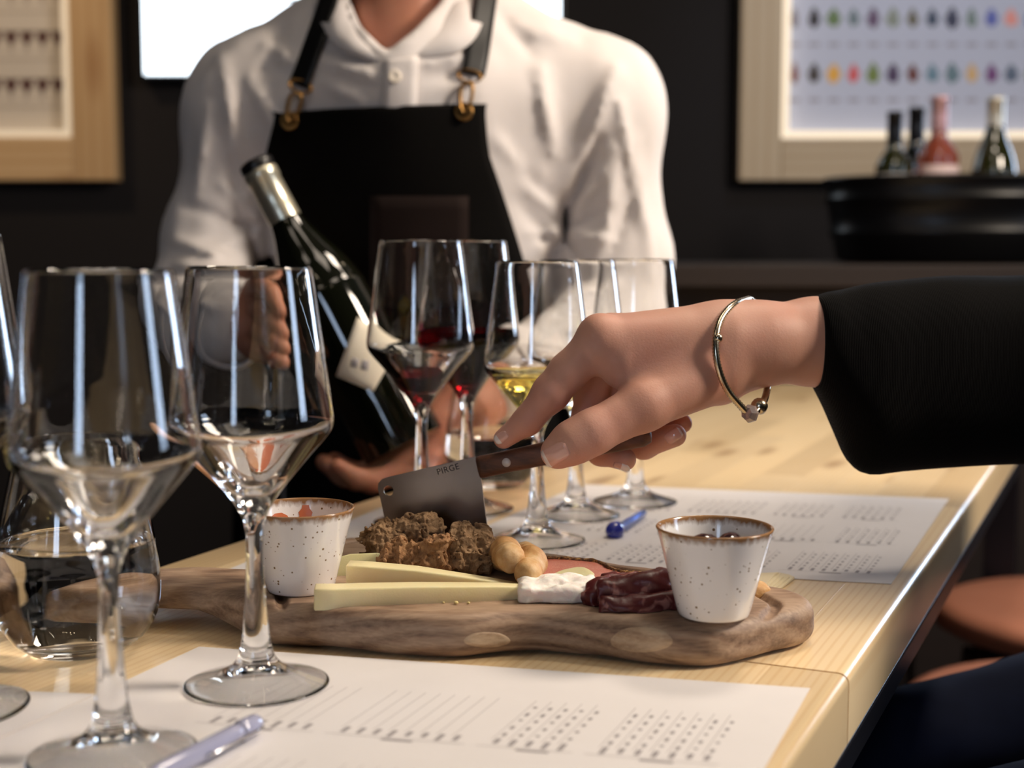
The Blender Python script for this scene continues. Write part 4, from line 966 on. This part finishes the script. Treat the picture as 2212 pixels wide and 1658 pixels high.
ARM_R = ([SR, m_(1338, 560, 1.65), m_(1335, 690, 1.63), m_(1210, 768, 1.56), m_(1092, 812, 1.50)], [.060, .061, .058, .053, .046])
ARM_L = ([SL, m_(462, 520, 1.645), m_(435, 640, 1.60), m_(478, 696, 1.49)], [.058, .056, .054, .047])
VCUT = np.array([(752, -90), (760, 10), (786, 70), (840, 122), (900, 76), (955, 20), (985, -90)], float)
def shirt_f(p):
    d = torso_f(p)
    d = smin(d, rcs(p, *ARM_R, k=.02), .040); d = smin(d, rcs(p, *ARM_L, k=.02), .040)
    d = d - folds(p) * np.clip((1.72 - p[..., 1]) / .06, 0, 1) + .0032 * fbm(p * np.array([26, 26, 9]), 2, 4)
    s_ = FPX / p[..., 1]; uu = 1106 + p[..., 0] * s_; vv = 539 - (p[..., 2] - CAMZ) * s_
    V = np.maximum(poly_sd(uu, vv, VCUT) / s_, p[..., 1] - 1.68)               # open collar
    d = np.maximum(d, -V); d = np.maximum(d, -rc(p, m_(875, 10, 1.67), m_(880, -200, 1.67), .060, .062))
    return np.maximum(d, .80 - p[..., 2])
def cloth(name, a, b, scale=1400, spec=.5, sheen=.1):
    n = NT(name); v = n.coords(); f = n.noise(v, scale, 2); n.bump(f, .15, .0005); n.set(Base_Color=n.mix(n.noise(v, 9, 3), a, b), Roughness=.85, Sheen_Weight=sheen, Specular_IOR_Level=spec); return n.m
M['shirt'] = cloth('white_cotton', srgb(214, 206, 202), srgb(222, 215, 211))
M['apron'] = cloth('black_canvas', srgb(11, 9, 8), srgb(14, 12, 10), 1400, .08, 0.); M['pocket'] = cloth('brown_leather', srgb(28, 18, 15), srgb(33, 22, 18), 300, .15, 0.)
M['trouser'] = cloth('black_trouser', srgb(14, 13, 14), srgb(18, 17, 18), 1400, .1, 0.); M['leather'] = plain('black_leather', srgb(10, 10, 11), .45, Specular_IOR_Level=.3)
M['brass'] = plain('aged_brass', srgb(150, 112, 64), .35, Metallic=1.0)
M['skin2'] = skin('tan_skin', srgb(176, 116, 90), srgb(186, 128, 100), srgb(164, 98, 78))
sh = smooth_mesh(snet(shirt_f, (-.50, 1.40, .79), (.24, 1.86, 1.60), .0058), 2)
# ---- body: neck and head, hands
HB = m_(552, 352, 1.445); BB = m_(872, 962, 1.405); bax = (HB - BB) / np.linalg.norm(HB - BB); BL = float(np.linalg.norm(HB - BB))
def hands_f(p):
    L = rcs(p, [m_(470, 690, 1.50), m_(535, 700, 1.47), m_(600, 690, 1.478)], [.028, .026, .020], .01)
    L = smin(L, rc(p, m_(545, 650, 1.472), m_(560, 745, 1.468), .019, .018), .012); fs = None
    for pts in ([(548, 618, 1.465), (566, 606, 1.425), (600, 630, 1.382), (617, 664, 1.372)], [(552, 660, 1.465), (572, 665, 1.42), (604, 690, 1.378), (622, 712, 1.371)], [(552, 705, 1.465), (574, 712, 1.418), (606, 730, 1.374), (624, 748, 1.369)], [(552, 745, 1.462), (576, 758, 1.415), (604, 772, 1.372), (621, 782, 1.367)], [(585, 660, 1.49), (690, 640, 1.515), (783, 664, 1.468)]):
        e = rcs(p, [m_(*q) for q in pts], [.0125, .0115, .0105, .0088][:len(pts)], .005); fs = e if fs is None else smin(fs, e, .0015)
    L = smin(L, fs, .008)
    R = rcs(p, [m_(1100, 810, 1.50), m_(1010, 880, 1.475), m_(955, 925, 1.455), m_(885, 1004, 1.435)], [.036, .031, .027, .027], .015); fs = None
    R = smin(R, ell(p, m_(850, 1012, 1.42), (.036, .040, .017)), .012)
    for k, (dy, dv, du) in enumerate(((-.038, 6, 30), (-.014, 0, 8), (.010, -4, 0), (.032, -8, 22))):
        e = rcs(p, [m_(858, 1012 + dv, 1.418 + dy * .9), m_(790 + du * .5, 1034 + dv, 1.405 + dy), m_(738 + du, 1028 + dv, 1.40 + dy), m_(700 + du, 1002 + dv, 1.40 + dy)], [.0125, .0115, .0105, .0088], .006); fs = e if fs is None else smin(fs, e, .0015)
    R = smin(R, fs, .008); R = smin(R, rcs(p, [m_(900, 990, 1.46), m_(925, 935, 1.478), m_(898, 888, 1.470)], [.016, .013, .0095], .006), .008)
    return np.minimum(L, R)
hm = smooth_mesh(snet(hands_f, (-.345, 1.335, .985), (.045, 1.56, 1.215), .0027), 1)
def man_body(p):
    d = rc(p, m_(874, 60, 1.67), m_(880, -170, 1.67), .056, .056); d = smin(d, rc(p, m_(880, 260, 1.69), m_(872, 60, 1.655), .10, .055), .05)
    d = smin(d, rc(p, m_(640, 200, 1.67), m_(1180, 200, 1.67), .045, .045), .05)
    c = m_(880, -290, 1.63); d = smin(d, ell(p, c, (.077, .098, .118)), .02); d = smin(d, ell(p, c + np.array([0, -.035, -.075]), (.052, .058, .05)), .03)
    d = smin(d, rc(p, c + np.array([0, -.098, .005]), c + np.array([0, -.116, -.028]), .008, .013), .012)
    d = smin(d, rc(p, c + np.array([-.02, -.09, -.065]), c + np.array([.02, -.09, -.065]), .008, .008), .008)
    for s in (-1, 1):
        d = smin(d, ell(p, c + np.array([s * .080, .012, -.01]), (.009, .018, .032)), .006)
        d = np.maximum(d, -ell(p, c + np.array([s * .031, -.098, .012]), (.015, .012, .009)))
        d = smin(d, ell(p, c + np.array([s * .031, -.082, .012]), (.012, .012, .011)), .002)
        for a, b, ra, rb in ((SL if s < 0 else SR, m_(462 if s < 0 else 1338, 540, 1.645), .045, .042), (m_(462 if s < 0 else 1338, 540, 1.645), m_(440 if s < 0 else 1335, 650, 1.61 if s < 0 else 1.64), .042, .04)): d = smin(d, rc(p, a, b, ra, rb), .02)
    d = smin(d, rcs(p, [m_(440, 650, 1.60), m_(478, 694, 1.50)], [.04, .03]), .01); d = smin(d, rcs(p, [m_(1335, 670, 1.64), m_(1210, 768, 1.565), m_(1092, 812, 1.505)], [.04, .038, .034]), .01)
    d = smin(d, rc(p, (-.105, 1.68, 1.35), (-.14, 1.745, .9), .08, .09), .04)
    return d
bm_ = smooth_mesh(snet(man_body, (-.46, 1.44, .80), (.22, 1.82, 1.90), .008), 1)
part('body', join(bm_, hm), M['skin2'], man)
def hair2(p):
    c = m_(880, -290, 1.63); d = ell(p, c + np.array([0, .012, .02]), (.086, .106, .112)); return np.maximum(d, -ell(p, c + np.array([0, -.085, -.05]), (.085, .085, .115))) + .002 * vnoise(p * 120, 2)
part('hair', snet(hair2, (-.24, 1.50, 1.55), (.02, 1.80, 1.86), .007), M['hair'], man)
shirt = part('shirt', sh, M['shirt'], man)
def trous_f(p):
    d = ell(p, (-.14, 1.745, .86), (.155, .115, .13))
    for s in (-1, 1): d = smin(d, rcs(p, [(-.14 + s * .085, 1.745, .84), (-.14 + s * .095, 1.75, .45), (-.14 + s * .10, 1.78, .06)], [.085, .065, .05]), .02)
    return d
part('trousers', snet(trous_f, (-.36, 1.58, .02), (.08, 1.90, 1.02), .009), M['trouser'], man)
M['shoe'] = plain('black_shoe', srgb(14, 13, 14), .3)
for s in (-1, 1): part('shoe', snet(lambda p: np.maximum(rc(p, (-.14 + s * .10, 1.79, .045), (-.14 + s * .12, 1.62, .03), .045, .042), .001 - p[..., 2]), (-.32, 1.55, -.01), (.04, 1.86, .11), .008), M['shoe'], man)
# rolled cuffs
def cuff(a, b, r, name='cuff'):
    a, b = np.array(a), np.array(b); ax = b - a; L = np.linalg.norm(ax); V, F = lathe([(r * .86, L), (r * .93, L + .002), (r * 1.0, L), (r * 1.05, L * .6), (r * 1.04, L * .2), (r * .98, -.002)], 32)
    V[:, :2] *= (1 + .03 * np.sin(3 * np.arctan2(V[:, 1], V[:, 0]) + V[:, 2] * 90))[:, None]; part(name, xf((V, F), at(frame_to(ax), a)), M['shirt'], shirt)
cuff(m_(1140, 794, 1.525), m_(1080, 818, 1.495), .050); cuff(m_(462, 680, 1.525), m_(492, 706, 1.475), .0485)
# collar
def ribbon(inner, outer, th, n=6):
    a, b = catmull(inner, n), catmull(outer, n); a, b = np.array(a), np.array(b); V, F = [], []
    for p, q in zip(a, b): V += [p, (p + q) / 2 + np.array([0, -.004, .001]), q]
    k = len(a); V = np.array(V)
    for i in range(k - 1):
        for j in (0, 1): F.append((i * 3 + j, i * 3 + j + 1, i * 3 + j + 4, i * 3 + j + 3))
    me_n = len(V); W2 = V + np.array([0, th, -th * .3]); F2 = [tuple(x + me_n for x in reversed(f)) for f in F]
    rim = [(i * 3, (i + 1) * 3) for i in range(k - 1)] + [((i + 1) * 3 + 2, i * 3 + 2) for i in range(k - 1)] + [(1, 0), (2, 1), ((k - 1) * 3, (k - 1) * 3 + 1), ((k - 1) * 3 + 1, (k - 1) * 3 + 2)]
    return np.concatenate([V, W2]), F + F2 + [(x, y, y + me_n, x + me_n) for x, y in rim]
part('collar', ribbon([m_(*q) for q in ((836, 118, 1.545), (790, 76, 1.556), (764, 30, 1.575), (750, -15, 1.605), (750, -60, 1.66), (870, -90, 1.745))], [m_(*q) for q in ((842, 130, 1.530), (792, 124, 1.530), (740, 106, 1.538), (700, 62, 1.560), (690, -10, 1.640), (870, -45, 1.775))], .003), M['shirt'], shirt)
part('collar', ribbon([m_(*q) for q in ((858, 106, 1.545), (905, 72, 1.556), (950, 24, 1.575), (982, -18, 1.605), (985, -60, 1.66), (870, -90, 1.745))], [m_(*q) for q in ((858, 122, 1.530), (930, 122, 1.528), (1000, 104, 1.534), (1038, 58, 1.560), (1046, -10, 1.640), (870, -45, 1.775))], .003), M['shirt'], shirt)
def patch(UVgrid, f, off, th, Y0=1.30, Y1=1.95):
    g = np.array(UVgrid, float); nr, nc = g.shape[:2]; p = march(g.reshape(-1, 2), f, Y0, Y1, 60); nrm = grad(p, f, 2e-3)
    for k in range(2):
        q = nrm.reshape(nr, nc, 3); q = (q + np.roll(q, 1, 0) + np.roll(q, -1, 0)) ; nrm = q.reshape(-1, 3); nrm /= np.linalg.norm(nrm, axis=1)[:, None]
    nrm[:, 1] = np.minimum(nrm[:, 1], -.2); nrm /= np.linalg.norm(nrm, axis=1)[:, None]
    A, B = p + nrm * (off + th), p + nrm * off; n = nr * nc; F = []
    for i in range(nr - 1):
        for k in range(nc - 1):
            a = i * nc + k; F += [(a, a + nc, a + nc + 1, a + 1), (a + n, a + 1 + n, a + nc + 1 + n, a + nc + n)]
    ring = [k for k in range(nc)] + [i * nc + nc - 1 for i in range(1, nr)] + [(nr - 1) * nc + k for k in range(nc - 2, -1, -1)] + [i * nc for i in range(nr - 2, 0, -1)]
    for a, b in zip(ring, ring[1:] + ring[:1]): F.append((a, b, b + n, a + n))
    return np.concatenate([A, B]), F
tors_folds = lambda p: np.minimum(torso_f(p), trous_f(p) - .01) - np.clip(folds(p), 0, .003)
vs = list(np.linspace(0, 1, 30)); gl = []
Lb = [(225, 598), (260, 594), (320, 580), (420, 562), (500, 550), (620, 540), (900, 520), (1300, 510), (1850, 520)]; Rb = [(225, 1042), (330, 1052), (430, 1085), (520, 1112), (620, 1140), (900, 1200), (1300, 1190), (1850, 1150)]
for t in vs:
    v = 225 + (1800 - 225) * t ** 1.5; l = np.interp(v, *zip(*Lb)); r = np.interp(v, *zip(*Rb)); row = []
    for s in np.linspace(0, 1, 25):
        u = l + (r - l) * s; top = 20 * (1 - s) ** 2.2 * (1 - t) ** 6 ; row.append((u, v + top))
    gl.append(row)
apron = part('apron', patch(gl, tors_folds, .005, .003), M['apron'], man)
part('pocket', patch([[(804 + 204 * s, 420 + 240 * t) for s in np.linspace(0, 1, 9)] for t in np.linspace(0, 1, 9)], tors_folds, .0082, .0025), M['pocket'], apron)
part('placket', patch([[(824 + 76 * s + 4 * (1 - t), 122 + 120 * t + (10 * (1 - s) if t == 0 else 0)) for s in np.linspace(0, 1, 5)] for t in np.linspace(0, 1, 10)], tors_folds, .001, .003, 1.30, 1.70), M['shirt'], shirt)
def strap(pts, w0, w1, name='strap'):
    c = catmull([np.array(p, float) for p in pts], 4); g = []
    for i, p in enumerate(c):
        t = c[min(i + 1, len(c) - 1)] - c[max(i - 1, 0)]; n = np.array([-t[1], t[0]]) / np.linalg.norm(t); w = w0 + (w1 - w0) * i / len(c); g.append([p + n * w * x for x in (.5, .25, 0, -.25, -.5)])
    return part(name, patch(g, torso_f, .006, .003, 1.30, 1.70), M['leather'], apron)
strap([(652, 190), (668, 150), (684, 108), (700, 62), (714, 20), (722, -15)], 40, 38); strap([(1016, 168), (1026, 120), (1034, 70), (1042, 20), (1046, -12)], 50, 50)
def on_torso(u, v, off):
    p = march([(u, v)], torso_f, 1.30, 1.75, 60)[0]; return p + np.array([0, -off, 0])
for (gu, gv), (su, sv_) in (((629, 263), (650, 192)), ((1003, 243), (1014, 170))):
    c = on_torso(gu, gv, .012); e = on_torso(su, sv_, .010); part('grommet', xf(torus(.0082, .0022, 24, 8), at(frame_to((0, -1, .1)), c)), M['brass'], apron)
    d = e - c; L = np.linalg.norm(d); d /= L; sd = np.cross(d, [0, 1, 0]); loop = [c + d * (-.003) , c + d * .006 + sd * .005, c + d * L * .6 + sd * .007, c + d * L * .8 + sd * .003, c + d * L * .8 - sd * .004, c + d * L * .5 - sd * .006, c + d * .008 - sd * .005]
    lp = [p + np.array([0, -.003, 0]) for p in catmull(loop + [loop[0]], 5)]; part('snap_hook', tube(lp, .0022, 8, False), M['brass'], apron)
    part('strap_ring', xf(xf(torus(.0125, .0020, 24, 8), np.diag([1, .55, 1, 1])), at(frame_to((0, -1, .2), sd), e + d * .002)), M['brass'], apron)
bc_ = on_torso(853, 166, .0052); part('button', xf(lathe([(0, .0006), (.003, .0004), (.0055, .0016), (.0072, .0012), (.0074, -.001)], 24), at(frame_to((0, -1, .15)), bc_)), plain('shirt_button', srgb(232, 220, 204), .3), shirt)
# ------------------------------------------------------------------ wine bottle in the hands
def green_glass(name, col): return NT(name).set(Base_Color=col, Roughness=.04, IOR=1.5, Coat_Weight=.3)
M['bottle_glass'] = green_glass('dark_green_bottle_glass', srgb(14, 16, 8)); M['label'] = plain('cream_label', srgb(236, 226, 206), .6)
M['foil'] = plain('silver_foil', srgb(214, 208, 186), .28, Metallic=.75)
BP = [(0, .010), (.020, .004), (.036, .0005), (.0405, .004), (.0415, .012), (.0415, .150), (.0405, .170), (.0345, .195), (.0255, .218), (.0185, .238), (.0158, .255), (.0152, .285), (.0152, .300)]
def bottle_body(k): pr = [(r * k, z * k) for r, z in catmull(BP, 4)] + [(.0140 * k, .301 * k), (0, .301 * k)]; pr[0] = (0, pr[0][1]); return lathe([(max(r, 0), z) for r, z in pr], 40)
kb = BL / .312
FM = at(frame_to(bax, (1, 0, 0)), BB)
bot = thing('wine_bottle', 'dark wine bottle with silver foil neck held slanting by the standing person', 'bottle', BB)
part('bottle_glass', xf(bottle_body(kb), FM), M['bottle_glass'], bot)
part('foil_capsule', xf(lathe([(r * kb, z * kb) for r, z in ((.0163, .243), (.0166, .244), (.0164, .262), (.0160, .292), (.0172, .293), (.0172, .3015), (.0160, .3030), (0, .3030))], 32), FM), M['foil'], bot)
part('stopper', xf(lathe([(r * kb, z * kb) for r, z in ((.0120, .3025), (.0168, .3032), (.0172, .3050), (.0172, .3115), (.0160, .3130), (0, .3130))], 28), FM), M['black'], bot)
bot_f = lambda p: rc(p, BB + bax * .03, BB + bax * .145 * kb, .0415 * kb, .0415 * kb)
def lab(A, B, C, D, n=9): return [[np.array(A) * (1 - s) * (1 - t) + np.array(D) * s * (1 - t) + np.array(B) * (1 - s) * t + np.array(C) * s * t for s in np.linspace(0, 1, n)] for t in np.linspace(0, 1, n)]
lb_ = part('label', patch(lab((772, 684), (726, 812), (806, 846), (862, 748)), bot_f, .0004, .0005, 1.2, 1.5), M['label'], bot)
for A, B, C, D in (((762, 772), (758, 790), (772, 794), (776, 776)), ((784, 776), (779, 796), (794, 800), (798, 780))): part('label_print', patch(lab(A, B, C, D, 4), bot_f, .0010, .0002, 1.2, 1.5), M['print'], lb_)
# ------------------------------------------------------------------ back wall: posters and screen
M['poster'] = plain('poster_paper', srgb(186, 192, 212), .6, Specular_IOR_Level=.3)
M['poster2'] = plain('poster_paper_warm', srgb(196, 188, 178), .6)
def wp(u, v, d=0.0): q = P(u, v, WY - d); return q
def wall_frame(name, label, u0, u1, v0, v1, bw, depth, paper, wood='pine_frame', glow=.24):
    """outer rectangle in picture pixels on the wall"""
    a, b = wp(u0, v1), wp(u1, v0); x0, x1, z0, z1 = a[0], b[0], a[2], b[2]; t = thing(name, label, 'poster', ((x0 + x1) / 2, WY - .001, z0)); y1, y0 = WY - .001, WY - depth
    vert = lambda p, q: box(p, q, y0, y1, z0, z1, .003)
    for nm, bx in (('frame_side', vert(x0, x0 + bw)), ('frame_side', vert(x1 - bw, x1)), ('frame_rail', box(x0 + bw, x1 - bw, y0, y1, z0, z0 + bw, .003)), ('frame_rail', box(x0 + bw, x1 - bw, y0, y1, z1 - bw, z1, .003))):
        c = bx[0].mean(0); o = part(nm, bx, M[wood], t, False)
        if nm == 'frame_rail':                                  # grain along the rail
            v = bx[0] - c; me = mesh(nm, np.stack([v[:, 2], v[:, 0], v[:, 1]], 1), bx[1], M[wood], False); bpy.data.objects.remove(o); o = obj(nm, me, t, [float(k) for k in (c - np.array(t.location))])
            o.rotation_euler = Matrix(((0, 1, 0), (0, 0, 1), (1, 0, 0))).to_euler()
        else:
            v = bx[0] - c; me = mesh(nm, np.stack([v[:, 0], v[:, 2], -v[:, 1]], 1), bx[1], M[wood], False); bpy.data.objects.remove(o); o = obj(nm, me, t, [float(k) for k in (c - np.array(t.location))])
            o.rotation_euler = (math.pi / 2, 0, 0)
    lw = .017; em = NT('led_strip_' + paper); em.set(Base_Color=(.8, .7, .55, 1), Roughness=.5, Emission_Color=(1, .84, .62, 1), Emission_Strength=glow)
    X0, X1, Z0, Z1 = x0 + bw, x1 - bw, z0 + bw, z1 - bw; ya, yb = WY - .05, WY - .013
    for bx in (box(X0, X0 + lw, ya, yb, Z0, Z1), box(X1 - lw, X1, ya, yb, Z0, Z1), box(X0 + lw, X1 - lw, ya, yb, Z0, Z0 + lw), box(X0 + lw, X1 - lw, ya, yb, Z1 - lw, Z1)): part('led_strip', bx, em.m, t, False)
    part('poster_sheet', box(x0 + bw * .9, x1 - bw * .9, WY - .012, WY - .002, z0 + bw * .9, z1 - bw * .9), M[paper], t, False)
    return t
fl = wall_frame('framed_poster', 'wood framed poster with rows of red wine glasses, left wall side', -700, 238, -560, 392, .102, .055, 'poster2')
frt = wall_frame('framed_poster', 'wood framed poster with rows of coloured grape pictures, above the bottles', 1588, 2560, -560, 392, .100, .055, 'poster', 'pine_frame2', .5)
PYF = WY - .0125
def flat(poly, d=0.0): return [np.array([P(u, v, PYF)[0], PYF - d, P(u, v, PYF)[2]]) for u, v in poly]
def decal(parent, name, poly, mat, d=.0004): p = flat(poly, d); return part(name, (p, [tuple(range(len(p)))]), mat, parent, False)
def drop(u, v, w, h, seed):
    r = random.Random(seed); return [(u + w * math.sin(a) * (1 - .35 * (math.cos(a) > .3)) * r.uniform(.85, 1.1), v - h * math.cos(a) * r.uniform(.9, 1.08)) for a in np.linspace(0, 2 * math.pi, 16, endpoint=False)]
G1 = [(118, 112, 124), (34, 32, 44), (92, 118, 74), (104, 122, 130), (92, 70, 104), (130, 140, 130), (98, 96, 82), (46, 66, 92), (36, 46, 78), (110, 130, 128), (84, 96, 176), (226, 150, 142), (96, 128, 176), (120, 120, 130)]
G2 = [(120, 66, 54), (52, 44, 46), (220, 164, 62), (206, 86, 92), (104, 124, 58), (62, 42, 84), (98, 44, 42), (96, 130, 150), (92, 120, 132), (206, 170, 120), (110, 60, 120), (84, 100, 124), (120, 140, 110), (90, 60, 80)]
gm = {}
def gmat(c):
    if c not in gm: gm[c] = plain('printed_ink_%02x%02x%02x' % c, srgb(*c), .6)
    return gm[c]
for i in range(14):
    u = 1716 + 42.6 * i
    for v, G in ((38, G1), (158, G2)):
        if i: decal(frt, 'grape_picture', drop(u, v, 13 + 3 * ((i * 7) % 3) / 2, 23 - (i * 5) % 4, i + v), gmat(G[i]))
        else: decal(frt, 'grape_picture', drop(u, v, 9, 24, i + v), gmat(G[i]))
        decal(frt, 'caption', [(u - 12, v + 54), (u + 12, v + 54), (u + 12, v + 62), (u - 12, v + 62)], gmat((150, 148, 164)))
    decal(frt, 'grape_picture', drop(u, -82, 14, 22, i + 40), gmat(G1[(i * 5) % 14]))
for v in (-20, 82, 185):
    for i in range(12):
        u = 126 - 34 * i
        decal(fl, 'glass_picture', [(u - 12, v - 12), (u + 12, v - 12), (u + 12, v), (u + 6, v + 11), (u, v + 14), (u - 6, v + 11), (u - 12, v)], gmat((74, 40, 38)))
        decal(fl, 'glass_stem', [(u - 2, v + 14), (u + 2, v + 14), (u + 2, v + 26), (u + 8, v + 29), (u - 8, v + 29), (u - 2, v + 26)], gmat((150, 138, 130)), .0006)
    decal(fl, 'shelf_line', [(-320, v - 16), (138, v - 16), (138, v - 12), (-320, v - 12)], gmat((120, 108, 100)), .0002)
    decal(fl, 'caption', [(-320, v + 44), (138, v + 44), (138, v + 49), (-320, v + 49)], gmat((176, 166, 156)), .0002)
# screen
tv = thing('wall_screen', 'large bright white wall screen with a thin black bezel behind the person', 'screen', (P(760, 170, WY)[0], WY - .001, P(760, 170, WY)[2]))
a, b = wp(302, 172, .05), wp(1222, -345, .05)
part('bezel', box(a[0], b[0], WY - .05, WY - .001, a[2], b[2], .004), M['black'], tv, False)
ms = NT('lit_screen'); ms.set(Base_Color=(0, 0, 0, 1), Emission_Color=(.82, .92, 1.0, 1), Emission_Strength=3.2, Roughness=.3)
part('screen_panel', box(a[0] + .012, b[0] - .012, WY - .052, WY - .0495, a[2] + .012, b[2] - .012), ms.m, tv, False)
part('screen_text', ([np.array([P(u, v, WY - .0525)[0], WY - .0525, P(u, v, WY - .0525)[2]]) for u, v in ((560, -6), (640, -6), (640, 4), (560, 4))], [(0, 1, 2, 3)]), plain('screen_print', srgb(150, 170, 200), .5), tv, False)
# ------------------------------------------------------------------ bar counter, tub and bottles
M['counter'] = (lambda n: n.set(Base_Color=n.mix(n.noise(n.coords((1, 8, 8)), 5, 3), srgb(34, 27, 25), srgb(42, 33, 30)), Roughness=.6, Specular_IOR_Level=.25))(NT('dark_brown_counter'))
CZ = 1.214
cn = thing('bar_counter', 'dark brown bar counter along the back wall', 'counter', (1.3, 2.75, 0))
part('counter_top', box(.16, 2.4, 2.44, 3.15, CZ - .04, CZ, .004), M['counter'], cn, False)
for k in range(4): part('front_panel', box(.19 + k * .55, .19 + k * .55 + .54, 2.50, 2.52, .1, CZ - .041, .003), M['counter'], cn, False)
part('body', box(.19, 2.37, 2.521, 3.10, .0, CZ - .041), M['counter'], cn, False)
tubc = P(2105, 560, 2.76); tubc[2] = CZ + .0005
tub = thing('wine_tub', 'black oval tub holding wine bottles on the bar counter', 'tub', tubc)
M['tub'] = plain('black_glazed_tub', srgb(7, 7, 9), .3, Specular_IOR_Level=.3)
TV, TF = lathe([(0, .001), (.26, .001), (.272, .006), (.282, .05), (.2875, .055), (.2875, .062), (.284, .067), (.292, .115), (.2975, .120), (.2975, .127), (.294, .132), (.300, .158), (.304, .162), (.300, .166), (.292, .162), (.268, .014), (0, .012)], 64)
TV[:, 1] *= .62; part('tub_body', move((TV, TF), tubc), M['tub'], tub)
BPB = [(0, .010), (.020, .004), (.033, .0005), (.0370, .004), (.0378, .012), (.0378, .176), (.0364, .191), (.0290, .207), (.0200, .219), (.0160, .230), (.0150, .250), (.0147, .285), (.0147, .300)]
def bordeaux_body(k): pr = [(max(r, 0) * k, z * k) for r, z in catmull(BPB, 4)] + [(.0135 * k, .301 * k), (0, .301 * k)]; pr[0] = (0, pr[0][1]); return lathe(pr, 40)
def wine_b(u, vtop, Y, glass, cap, lab_c, label, capname='foil_capsule', tall=True):
    top = P(u, vtop, Y); c = np.array([top[0], top[1], CZ + .0135]); k = (top[2] - c[2]) / .302
    t = thing('wine_bottle', label, 'bottle', c, 0, 'bottles standing in the black tub'); part('bottle_glass', move(bordeaux_body(k) if tall else bottle_body(k), c), glass, t); lr = .0384 if tall else .0424
    part(capname, move(lathe([(r * k, z * k) for r, z in ((.0163, .236), (.0166, .237), (.0164, .262), (.0160, .292), (.0172, .293), (.0172, .3012), (.0150, .3022), (0, .3022))], 28), c), cap, t)
    V, F = [], []; n = 20
    for i in range(n + 1):
        a = math.radians(180 + 20 + 140 * i / n)
        for z in (.095, .172 if tall else .155): V.append(c + k * np.array([lr * math.cos(a), lr * math.sin(a), z]))
    F = [(2 * i, 2 * i + 2, 2 * i + 3, 2 * i + 1) for i in range(n)]; part('label', (V, F), lab_c, t)
blk = plain('black_foil', srgb(22, 22, 26), .3, Metallic=.4); pink = plain('pink_foil', srgb(196, 156, 160), .3, Metallic=.4); white_l = plain('white_label', srgb(226, 218, 212), .6); rose_l = plain('rose_label', srgb(222, 196, 192), .6)
rose = NT('rose_wine_glass').set(Base_Color=srgb(150, 76, 58), Roughness=.04, Transmission_Weight=.3, Coat_Weight=.3); grn = green_glass('olive_bottle_glass', srgb(36, 38, 16)); dgn = green_glass('near_black_bottle_glass', srgb(12, 14, 10)); gold = plain('pale_gold_foil', srgb(206, 200, 184), .3, Metallic=.6)
wine_b(1934, 241, 2.70, grn, blk, white_l, 'green wine bottle with a black neck foil, leftmost in the tub')
wine_b(1981, 232, 2.82, dgn, blk, rose_l, 'dark wine bottle partly behind the leftmost one in the tub')
wine_b(2031, 208, 2.70, rose, pink, rose_l, 'pink rose wine bottle with a pink neck foil in the tub')
wine_b(2152, 210, 2.72, grn, gold, white_l, 'olive green bottle with a pale foil top, rightmost in the tub', tall=False)
# ------------------------------------------------------------------ bar stools
M['seat'] = (lambda n: (n.bump(n.noise(n.coords(), 300, 3), .15, .0006), n.set(Base_Color=n.mix(n.noise(n.coords(), 14, 3), srgb(176, 116, 92), srgb(190, 130, 106)), Roughness=.42))[1])(NT('tan_leather'))
def stool(x, y, z, label):
    t = thing('bar_stool', label, 'stool', (x, y, 0), math.radians(-24), 'bar stools along the right side')
    V, F = lathe([(0, -.05), (.12, -.05), (.165, -.047), (.186, -.036), (.19, -.02), (.184, -.006), (.165, .001), (.10, -.002), (0, -.005)], 40); r = np.hypot(V[:, 0], V[:, 1]); V[:, 0] *= 1.0; V[:, 2] += .006 * (V[:, 1] / .19) ** 2
    obj('seat', mesh('seat', *move((V, F), (0, 0, z)), M['seat']), t)
    for sx in (-1, 1):
        for sy in (-1, 1): obj('leg', mesh('leg', *tube([(sx * .12, sy * .12, z - .048), (sx * .19, sy * .19, 0.0)], .012, 10), M['steel_dark']), t)
    obj('foot_ring', mesh('foot_ring', *move(torus(.235, .009, 36, 8), (0, 0, .28)), M['steel_dark']), t)
stool(.835, 2.06, .705, 'tan leather bar stool farther back along the right table side')
stool(.655, 1.60, .705, 'tan leather bar stool between the far stool and the dark jeans')
stool(.70, 1.04, .725, 'tan leather bar stool under the seated person')
